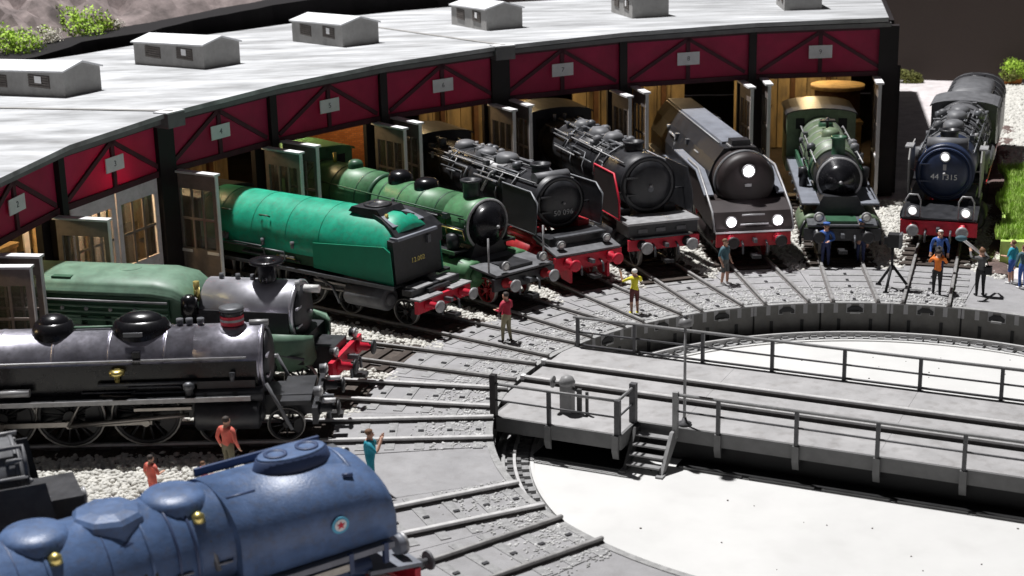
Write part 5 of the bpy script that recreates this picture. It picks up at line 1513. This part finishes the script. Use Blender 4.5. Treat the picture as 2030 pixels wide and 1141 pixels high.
for sg in (-1, 1):
    L.p('shield_stay', MB().tube([(-3.4, sg * 1.35, 1.7), (-0.9, sg * 1.2, 1.25)], 0.05), 'pipe_grey')
    L.lamp(-0.05, 0.9 * sg, 1.42, 0.12, 'lens', 'black_loco')
L.p('lamp_bracket', MB().cyl((-1.25, -0.45, 3.12), (-1.25, -0.45, 3.4), 0.07), 'worn_edge')
L.p('front_lamp', MB().cyl((-1.2, 0, 3.05), (-0.75, 0, 3.05), 0.12), 'lens')

# ---- black and silver locomotive with spoked wheels
L = Loco('steam_locomotive', 'black steam locomotive with polished boiler top, red banded chimney and big spoked wheels', 9, 15.4)
L.root.scale = (1, 1, 0.93)
L.root.rotation_euler.z += 0.03
L.frame(-17, -0.4, 'black_loco', 0.7, 1.3)
L.beam('black_loco', bm='black_loco', head='wheel', z0=0.72, z1=1.2, x=-0.2)
L.cylinders(-3.4, -1.7, 1.0, 0.45, 1.10, 'black_loco')
L.wheels([(-1.1, 0.5), (-2.9, 0.5), (-4.75, 0.93), (-6.75, 0.93), (-8.55, 0.93), (-11.2, 0.6)], spokes=16)
L.rods([-4.75, -6.75, -8.55], 0.93, cx=-3.4)
L.smokebox(-3.4, -1.6, 0.98, 2.28, 'dark_silver', True, 'black_loco')
L.boiler(-16.5, -3.4, 0.98, 2.28, 'dark_silver', 9, bm='dark_silver')
L.p('firebox_side', MB().box(-16.5, -1.75, -1.0, 1.0, 1.35, 2.50), 'gloss_black')  # black casing, raised to paint the boiler's dark lower reflection
c_ = L.chimney(-2.45, 3.15, 3.72, 0.30, 'gloss_black', 0.02, bands='red')
L.p('chimney_stripe', MB().lathe((-2.45, 0, 3.40), (0, 0, 1), [(0, 0.318), (0.07, 0.318)], 22, False, False), 'worn_edge')
L.p('chimney_cap', MB().lathe((-2.45, 0, 3.70), (0, 0, 1), [(0, 0.33), (0.09, 0.33), (0.10, 0.2)], 22), 'pipe_grey')
L.p('chimney_saddle', MB().lathe((-2.45, 0, 3.05), (0, 0, 1), [(0, 0.55), (0.12, 0.48), (0.22, 0.36)], 22), 'dark_silver')
for x, r_, lx in ((-4.85, 0.50, 1.35), (-7.15, 0.46, 1.05)):
    d = L.dome(x, 2.95, 0.78, r_, 'gloss_black', lx=lx)
    mb = MB().lathe((0, 0, 0), (0, 0, 1), [(-0.42, r_ * 1.25), (-0.1, r_ * 1.22), (0.25, r_ * 1.2), (0.5, r_ * 1.0), (0.55, r_ * 0.6)], 24)
    mb.v = [(v[0] * lx + x, v[1] * 1.05, v[2] + 3.0) for v in mb.v]
    L.p('dome_skirt', mb, 'gloss_black')
L.p('dome_plate', MB().box(-4.95, -4.75, -0.98, -0.80, 2.3, 2.85), 'gloss_black')
L.p('dome_badge', MB().box(-5.2, -4.7, -0.68, -0.64, 3.2, 3.32), 'pipe_grey')
L.handrail(-16.4, -2.0, 0.98, 2.28, 1.25, 'worn_edge', 0.035)
L.p('top_rail', MB().tube([(-6.6, -0.05, 3.32), (-5.4, -0.05, 3.32)], 0.04), 'pale_green')
for x in (-3.6, -3.85, -3.3): L.p('valve', MB().cyl((x, 0.1, 3.2), (x, 0.1, 3.45), 0.08, 0.1, 8), 'pipe_grey')
L.p('front_pipe', MB().cyl((-2.0, 0, 3.3), (-1.5, 0, 3.3), 0.09), 'worn_edge')
L.runboard(-11.0, -1.9, 1.62, 0.95, 1.42, 'black_loco', 'worn_edge', 0.10)
L.runboard(-17, -11.2, 1.78, 0.95, 1.42, 'black_loco', 'worn_edge', 0.10)
L.p('brass_valve', MB().lathe((-5.35, -1.12, 2.05), (0, 0, 1), [(0, 0.07), (0.2, 0.07), (0.22, 0.2), (0.32, 0.2), (0.36, 0.1)], 12), 'brass')
L.p('side_tank', MB().cyl((-8.6, -1.25, 1.85), (-7.6, -1.25, 1.85), 0.11), 'worn_edge')
L.p('air_pump', MB().lathe((-3.5, -1.25, 1.62), (0, 0, 1), [(0, 0.11), (0.2, 0.11), (0.22, 0.15), (0.36, 0.15), (0.42, 0.06)], 12), 'pipe_grey')
L.clutter(-9.5, -2.2, 1.05, 2.2, 10, ('grey_black', 'pipe_grey'), 1.5, 2.2)
L.clutter(-16, -9.6, 1.0, 2.3, 16, ('pipe_grey', 'black_loco', 'grey_black'), 0.1, 1.2)
L.cab(-18.4, -16.4, 1.42, 1.3, 4.0)
L.p('front_steps', MB().box(-1.2, -0.4, -1.0, 1.0, 1.15, 1.28), 'black_loco')
for sg in (-1, 1):
    L.lamp(-0.15, 0.9 * sg, 1.52, 0.12, 'lens', 'grey_black')
    L.p('ladder', MB().tube([(-0.9, sg * 1.2, 0.5), (-1.5, sg * 1.2, 1.9)], 0.05), 'grey_black')
    L.p('buffer_cover', MB().cyl((-0.1, sg * 0.88, 1.22), (0.25, sg * 0.88, 1.22), 0.07), 'white')

# ---- grey locomotive mostly out of view on the next track
L = Loco('steam_locomotive', 'dark grey locomotive front cut off by the left edge, beside the blue one', 11, 21.3)
L.frame(-10, -0.3, 'black_loco')
L.beam('black_loco', bm='black_loco', head='wheel')
L.p('front_platform', MB().box(-1.4, -0.05, -1.3, 1.3, 1.28, 1.40), 'black_loco')
L.p('front_box', MB().box(-1.3, -0.3, -0.7, 0.7, 1.4, 2.3), 'black_loco')
L.smokebox(-3.2, -1.5, 1.0, 2.55, 'grey_black')
L.boiler(-9.5, -3.2, 0.98, 2.55, 'grey_black')
L.wheels([(-1.2, 0.45), (-3.6, 0.8), (-5.4, 0.8), (-7.2, 0.8)])
L.cylinders(-2.8, -1.2, 1.0, 0.42, 1.1)
L.chimney(-2.4, 3.4, 3.9, 0.3)
L.deflector([(-0.9, 1.7), (-1.1, 3.0), (-2.8, 3.0), (-2.8, 1.7)], 1.34, 'black_loco')
L.runboard(-9, -1.5, 1.9, 0.9, 1.42, 'black_loco', 'pipe_grey')
L.clutter(-5, -1.4, 1.0, 2.55, 14, ('pipe_grey', 'worn_edge', 'grey_black'), 0.1, 1.4)
for sg in (-1, 1): L.lamp(-0.1, 0.9 * sg, 1.62, 0.16, 'lens', 'grey_black')

# ---- blue streamlined locomotive
L = Loco('steam_locomotive', 'matt blue streamlined steam locomotive with three flat domes and a round star emblem', 12, 16.0)
L.root.scale = (1, 1, 0.92)
L.frame(-16, -0.3, 'red_frame', 0.6, 1.4)
L.beam('red', bm='grey_black', head='grey_black', z0=0.75, z1=1.2, x=-0.3)
L.p('front_platform', MB().prism([(-0.28, 1.25), (-0.28, 1.34), (-1.5, 1.52), (-1.5, 1.42)], 'xz', -1.42, 1.42), 'slate_top')
for sg in (-1, 1):
    L.lamp(-0.45, 0.92 * sg, 1.66, 0.20, 'lens', 'slate_top')
L.wheels([(-1.0, 0.5), (-3.0, 0.5), (-5.0, 0.92), (-7.1, 0.92), (-9.2, 0.92), (-11.3, 0.92)], 'red_frame')
L.cylinders(-3.2, -1.5, 1.0, 0.46, 1.12, 'blue_dark')
L.rods([-5.0, -7.1, -9.2, -11.3], 0.92, cx=-3.2)
L.smokebox(-4.9, -1.35, 1.13, 2.70, 'loco_blue', True, 'blue_dark')
L.boiler(-16, -4.9, 1.13, 2.70, 'loco_blue', 6, bm='loco_blue')
for x in (-5.0, -5.35): L.p('casing_ring', MB().lathe((x, 0, 2.70), (1, 0, 0), [(0, 1.13), (0.01, 1.155), (0.05, 1.155), (0.06, 1.13)], 40, False, False), 'blue_dark')
sec = arc_section(1.36, 2.92, 3.84, 2.15, 18, 2.0)
L.p('front_casing', MB().loft([[(x, y * w_, 2.15 + (z - 2.15) * f) for y, z in sec] for x, f, w_ in ((-4.2, 1.0, 1.0), (-2.1, 0.99, 1.0), (-1.4, 0.955, 1.0), (-1.0, 0.90, 1.0), (-0.84, 0.78, 0.99), (-0.79, 0.55, 0.98))]), 'loco_blue')
# double chimney in an oblong shroud
mb = MB().lathe((0, 0, 0), (0, 0, 1), [(-0.25, 0.62), (0.0, 0.55), (0.22, 0.50), (0.24, 0.44), (0.23, 0.40)], 28)
mb.v = [(v[0] * 1.55 - 2.35, v[1] * 0.80, v[2] + 3.82) for v in mb.v]
L.p('chimney_shroud', mb, 'blue_dark')
mb = MB().lathe((0, 0, 0), (0, 0, 1), [(0, 0.50), (0.05, 0.48)], 28)
mb.v = [(v[0] * 1.5 - 2.35, v[1] * 0.78, v[2] + 4.04) for v in mb.v]
L.p('shroud_top', mb, 'loco_blue')
for x in (-2.7, -2.0): L.p('chimney', MB().lathe((x, 0, 4.05), (0, 0, 1), [(0, 0.24), (0.07, 0.24), (0.07, 0.17), (0.02, 0.16)], 20), 'blue_dark')
L.p('shroud_wing', MB().prism([(-4.0, 3.60), (-4.0, 3.78), (-1.2, 3.78), (-1.2, 3.60)], 'xz', 0.95, 1.02), 'blue_dark')
for x, r_, m_ in ((-4.9, 0.60, 'loco_blue'), (-6.2, 0.66, 'loco_blue'), (-7.6, 0.60, 'loco_blue')):
    mb = MB().lathe((0, 0, 0), (0, 0, 1), [(-0.5, r_ * 1.28), (-0.1, r_ * 1.1), (0.12, r_ * 1.02), (0.2, r_ * 0.9), (0.25, r_ * 0.5), (0.26, 0.02)], 8 if x == -6.2 else 26)
    mb.v = [(v[0] + x, v[1] * 1.05, v[2] + 3.68) for v in mb.v]
    if x == -6.2: mb.s = [False] * len(mb.s)
    L.p('dome', mb, m_)
    L.p('dome_base', MB().lathe((x, 0, 3.25), (0, 0, 1), [(0, r_ * 1.36), (0.2, r_ * 1.3), (0.28, r_ * 1.15)], 28), 'blue_dark')
for x in (-4.75, -7.5): L.p('brass_valve', MB().lathe((x, -0.75, 3.25), (0, 0, 1), [(0, 0.08), (0.2, 0.08), (0.22, 0.14), (0.36, 0.12), (0.42, 0.04)], 10), 'brass')
L.p('sand_pipe', MB().tube([(-4.7, -0.7, 3.45), (-4.65, -1.0, 3.1), (-4.6, -1.16, 2.5)], 0.06), 'pipe_grey')
L.p('sand_valves', MB().box(-6.45, -5.75, -1.02, -0.88, 3.02, 3.16), 'pipe_grey')
for i in range(4): L.p('sand_pipe', MB().tube([(-6.4 + i * 0.2, -0.98, 3.05), (-6.4 + i * 0.2, -1.18, 2.7), (-6.4 + i * 0.2, -1.2, 2.2)], 0.035), 'pipe_grey')
L.p('grab_bar', MB().tube([(-4.1, -0.62, 3.72), (-3.5, -0.62, 3.72)], 0.04), 'blue_dark')
L.p('grab_bar', MB().tube([(-1.7, -0.85, 3.62), (-1.5, -0.9, 3.60)], 0.05), 'blue_dark')
L.p('front_fitting', MB().box(-1.4, -1.0, 0.25, 0.75, 3.2, 3.62), 'pipe_grey'); L.p('front_fitting', MB().box(-1.25, -0.85, 0.7, 1.05, 2.9, 3.3), 'blue_dark')
L.p('emblem_ring', MB().lathe((-2.1, -1.386, 2.80), (0, -1, 0), [(0, 0.19), (0.012, 0.19)], 26), 'ring_blue')
L.p('emblem_disc', MB().lathe((-2.1, -1.400, 2.80), (0, -1, 0), [(0, 0.13), (0.01, 0.13)], 26), 'white')
st = [(0.095 * (1 if i % 2 == 0 else 0.42) * math.sin(i * PI / 5) - 2.1, 2.80 + 0.095 * (1 if i % 2 == 0 else 0.42) * math.cos(i * PI / 5)) for i in range(10)]
L.p('emblem_star', MB().prism(st, 'xz', -1.426, -1.411), 'red')
L.runboard(-15, -0.95, 2.08, 0.95, 1.46, 'slate_top', 'slate_top')
for x in (-2.2, -3.4, -6.6, -8.2, -9.8):
    L.p('casing_seam', MB().lathe((x, 0, 2.70), (1, 0, 0), [(0, 1.132), (0.012, 1.14), (0.024, 1.132)], 40, False, False), 'blue_dark')
L.p('smokebox_saddle', MB().box(-4.5, -1.2, -0.9, 0.9, 1.3, 2.2), 'black_loco')
for i in range(14):
    L.p('hand_hold', MB().tube([(-4.6 - i * 0.8, -1.16, 2.62), (-4.3 - i * 0.8, -1.16, 2.62)], 0.03), 'slate_top')
L.p('lower_valance', MB().box(-15, -2.0, -1.49, -1.46, 1.74, 1.90), 'leaf_white')
for x in (-2.0, -1.2): L.p('valance_bracket', MB().box(x, x + 0.1, -1.50, -1.40, 1.65, 2.12), 'blue_dark')
L.p('stay_rod', MB().tube([(-6.6, -1.2, 2.5), (-8.2, -1.42, 2.10)], 0.05), 'slate_top')

# ================================================================== PEOPLE AND THEIR GEAR
def person(key, label, loc, face, h=1.66, hair='hair_dark', hat=None, group='people on the turntable apron'):
    me = FIGMESH[FIG[key]]
    sc = h / 1.77
    o = tag(inst('person', me, None, (loc[0], loc[1], loc[2] - 0.004), (0, 0, face), (sc * 1.2, sc * 1.2, sc)), label, 'person', group)
    hm = MB().ball((0.0, 0, 1.70), 0.098, 0.092, 0.092, n=14, m=9)
    hm.v = [v for v in hm.v]
    keep = MB()
    for f, s_ in zip(hm.f, hm.s):
        c = [sum(hm.v[i][a] for i in f) / len(f) for a in range(3)]
        if c[2] > 1.745 or (c[0] < 0.015 and c[2] > 1.63):
            keep.add([hm.v[i] for i in f], [tuple(range(len(f)))], True)
    keep.build('hair', M[hair], o)
    for s in (-1, 1):
        MB().ball((0.098, 0.034 * s, 1.665), 0.011, n=6, m=4).build('eye', M['c_black'], o)
        MB().ball((0.02, 0.088 * s, 1.65), 0.022, 0.012, 0.03, n=6, m=4).build('ear', M['skin'], o)
    MB().box(0.092, 0.104, -0.025, 0.025, 1.590, 1.600).build('mouth', M['c_maroon'], o)
    if hat:
        MB().lathe((0.0, 0, 1.735), (0, 0, 1), [(0, 0.105), (0.04, 0.11), (0.07, 0.125), (0.09, 0.11), (0.10, 0.02)], 14).build('cap', M[hat], o)
        MB().box(0.06, 0.17, -0.07, 0.07, 1.735, 1.747).build('cap_peak', M['c_black'], o)
    return o
def g0(px, py, z=0.0):
    p = at_z(px, py, z); return Vector((p.x, p.y, z))
def to(p, q): return math.atan2(q[1] - p[1], q[0] - p[0])
p = g0(1005, 677); person('red', 'man in a dark red jacket and khaki trousers standing before the turquoise locomotive', p, to(p, pol(6, 17)), 1.64, 'hair_dark')
p = g0(1258, 622); person('yellow', 'white-haired man in a yellow shirt and maroon shorts with one arm raised', p, to(p, pol(4, 17)) - 0.2, 1.56, 'hair_white')
p = g0(1436, 563); person('vest', 'person in a grey teal vest and grey trousers before the brown locomotive', p, to(p, pol(1.0, 12)) - 0.3, 1.66, 'hair_brown')
p = g0(1636, 527); person('officer', 'railwayman in a blue coat and cap before the olive green locomotive', p, -1.6, 1.60, 'hair_brown', 'c_blue')
p = g0(1706, 522); person('worker', 'workman in dark navy clothes and blue cap before the olive green locomotive', p, -1.9, 1.62, 'hair_dark', 'c_blue')
p = g0(1860, 545); person('suit_blue', 'white-haired man in a blue suit before the locomotive numbered 44 1315', p, -1.6, 1.66, 'hair_white')
p = g0(1856, 584); pc = p; fc = to(p, g0(1862, 535)); person('cameraman', 'cameraman in an orange shirt and black trousers filming the man in blue', p, fc, 1.60, 'hair_dark')
p = g0(1942, 586); ps = p; fs = to(p, g0(1890, 540)); person('soundman', 'sound man in a dark grey suit holding out a boom microphone', p, fs, 1.68, 'hair_brown')
p = g0(2004, 561); person('turq_a', 'person in a turquoise shirt and blue shorts beside the grass', p, 2.7, 1.55, 'hair_brown')
p = g0(2026, 571); person('turq_b', 'person in a teal top and blue trousers next to the one in turquoise', p, 2.2, 1.55, 'hair_brown')
p = g0(456, 944); person('salmon', 'man in a salmon pink top beside the big spoked wheels', p, 1.4, 1.62, 'hair_dark')
p = g0(306, 1000); person('pink', 'child in a coral red dress on the white gravel by the blue locomotive', p, 1.2, 1.30, 'hair_dark')
p = g0(407, 985); person('pink', 'small child in coral red half hidden behind the blue domes', p, 1.0, 0.95, 'hair_brown')
p = g0(737, 972); person('lady', 'person in a turquoise top with raised hands at the nose of the blue locomotive', p, 0.4, 1.62, 'hair_brown')

# film camera at the cameraman's face
sc = 1.60 / 1.77
cp = pc + Vector((math.cos(fc) * 0.30 * sc, math.sin(fc) * 0.30 * sc, 1.46 * sc))
c = tag(empty('film_camera', cp, fc), 'black shoulder film camera held up by the man in orange', 'camera')
MB().box(-0.26, 0.22, -0.12, 0.12, 0, 0.26).build('camera_body', M['c_black'], c)
MB().cyl((0.22, 0, 0.13), (0.40, 0, 0.13), 0.09, 0.11).build('camera_lens', M['grey_black'], c)
MB().box(-0.12, 0.14, -0.02, 0.02, 0.30, 0.33).build('camera_handle', M['c_black'], c)
MB().box(-0.02, 0.02, -0.02, 0.02, 0.25, 0.31).build('camera_handle_stem', M['c_black'], c)
# boom microphone
sc = 1.68 / 1.77
hp = ps + Vector((math.cos(fs) * 0.50 * sc, math.sin(fs) * 0.50 * sc, 1.53 * sc))
tip = at_z(1907, 473, 2.05)
b = tag(empty('boom_microphone', hp), 'boom microphone with white pole and blue windshield held by the man in grey', 'microphone')
d = tip - hp
d = d.normalized() * 1.15
MB().tube([-d * 0.25, d], 0.055, 8).build('boom_pole', M['c_white'], b)
mb = MB().ball((0, 0, 0), 0.20, 0.10, 0.10)
mb.build('windshield', M['c_teal'], b, d, (0, 0, 0.1))
bg = tag(empty('shoulder_bag', ps + Vector((0.24, -0.02, 0.80))), 'black recorder bag slung at the hip of the man in grey', 'bag')
MB().box(-0.11, 0.11, -0.15, 0.15, 0, 0.26).build('bag_body', M['c_black'], bg)
MB().tube([(0, 0, 0.24), (-0.10, 0.0, 0.50), (-0.26, 0.02, 0.66)], 0.02).build('bag_strap', M['c_black'], bg)
# studio lamp on a tripod
p = g0(1766, 572)
t = tag(empty('studio_lamp', p), 'black film light on a tripod stand left of the filmed locomotive', 'film light')
MB().tube([(0, 0, 0.75), (0, 0, 1.55)], 0.05, 8).build('column', M['c_black'], t)
MB().lathe((0, 0, 0.70), (0, 0, 1), [(0, 0.10), (0.14, 0.10)], 10).build('collar', M['c_black'], t)
for i in range(3):
    a = 0.35 + 2 * PI * i / 3
    MB().tube([(0.05 * math.cos(a), 0.05 * math.sin(a), 0.80), (0.62 * math.cos(a), 0.62 * math.sin(a), 0.04)], 0.05, 8).build('leg', M['c_black'], t)
    MB().box(0.62 * math.cos(a) - 0.09, 0.62 * math.cos(a) + 0.09, 0.62 * math.sin(a) - 0.06, 0.62 * math.sin(a) + 0.06, 0, 0.06).build('foot', M['c_black'], t)
MB().box(-0.17, 0.22, -0.2, 0.2, 1.52, 1.98).build('lamp_head', M['c_black'], t)
MB().box(0.22, 0.30, -0.23, 0.23, 1.50, 2.0).build('barn_door', M['grey_black'], t)
MB().box(-0.30, -0.17, -0.1, 0.1, 1.6, 1.85).build('lamp_back', M['c_black'], t)
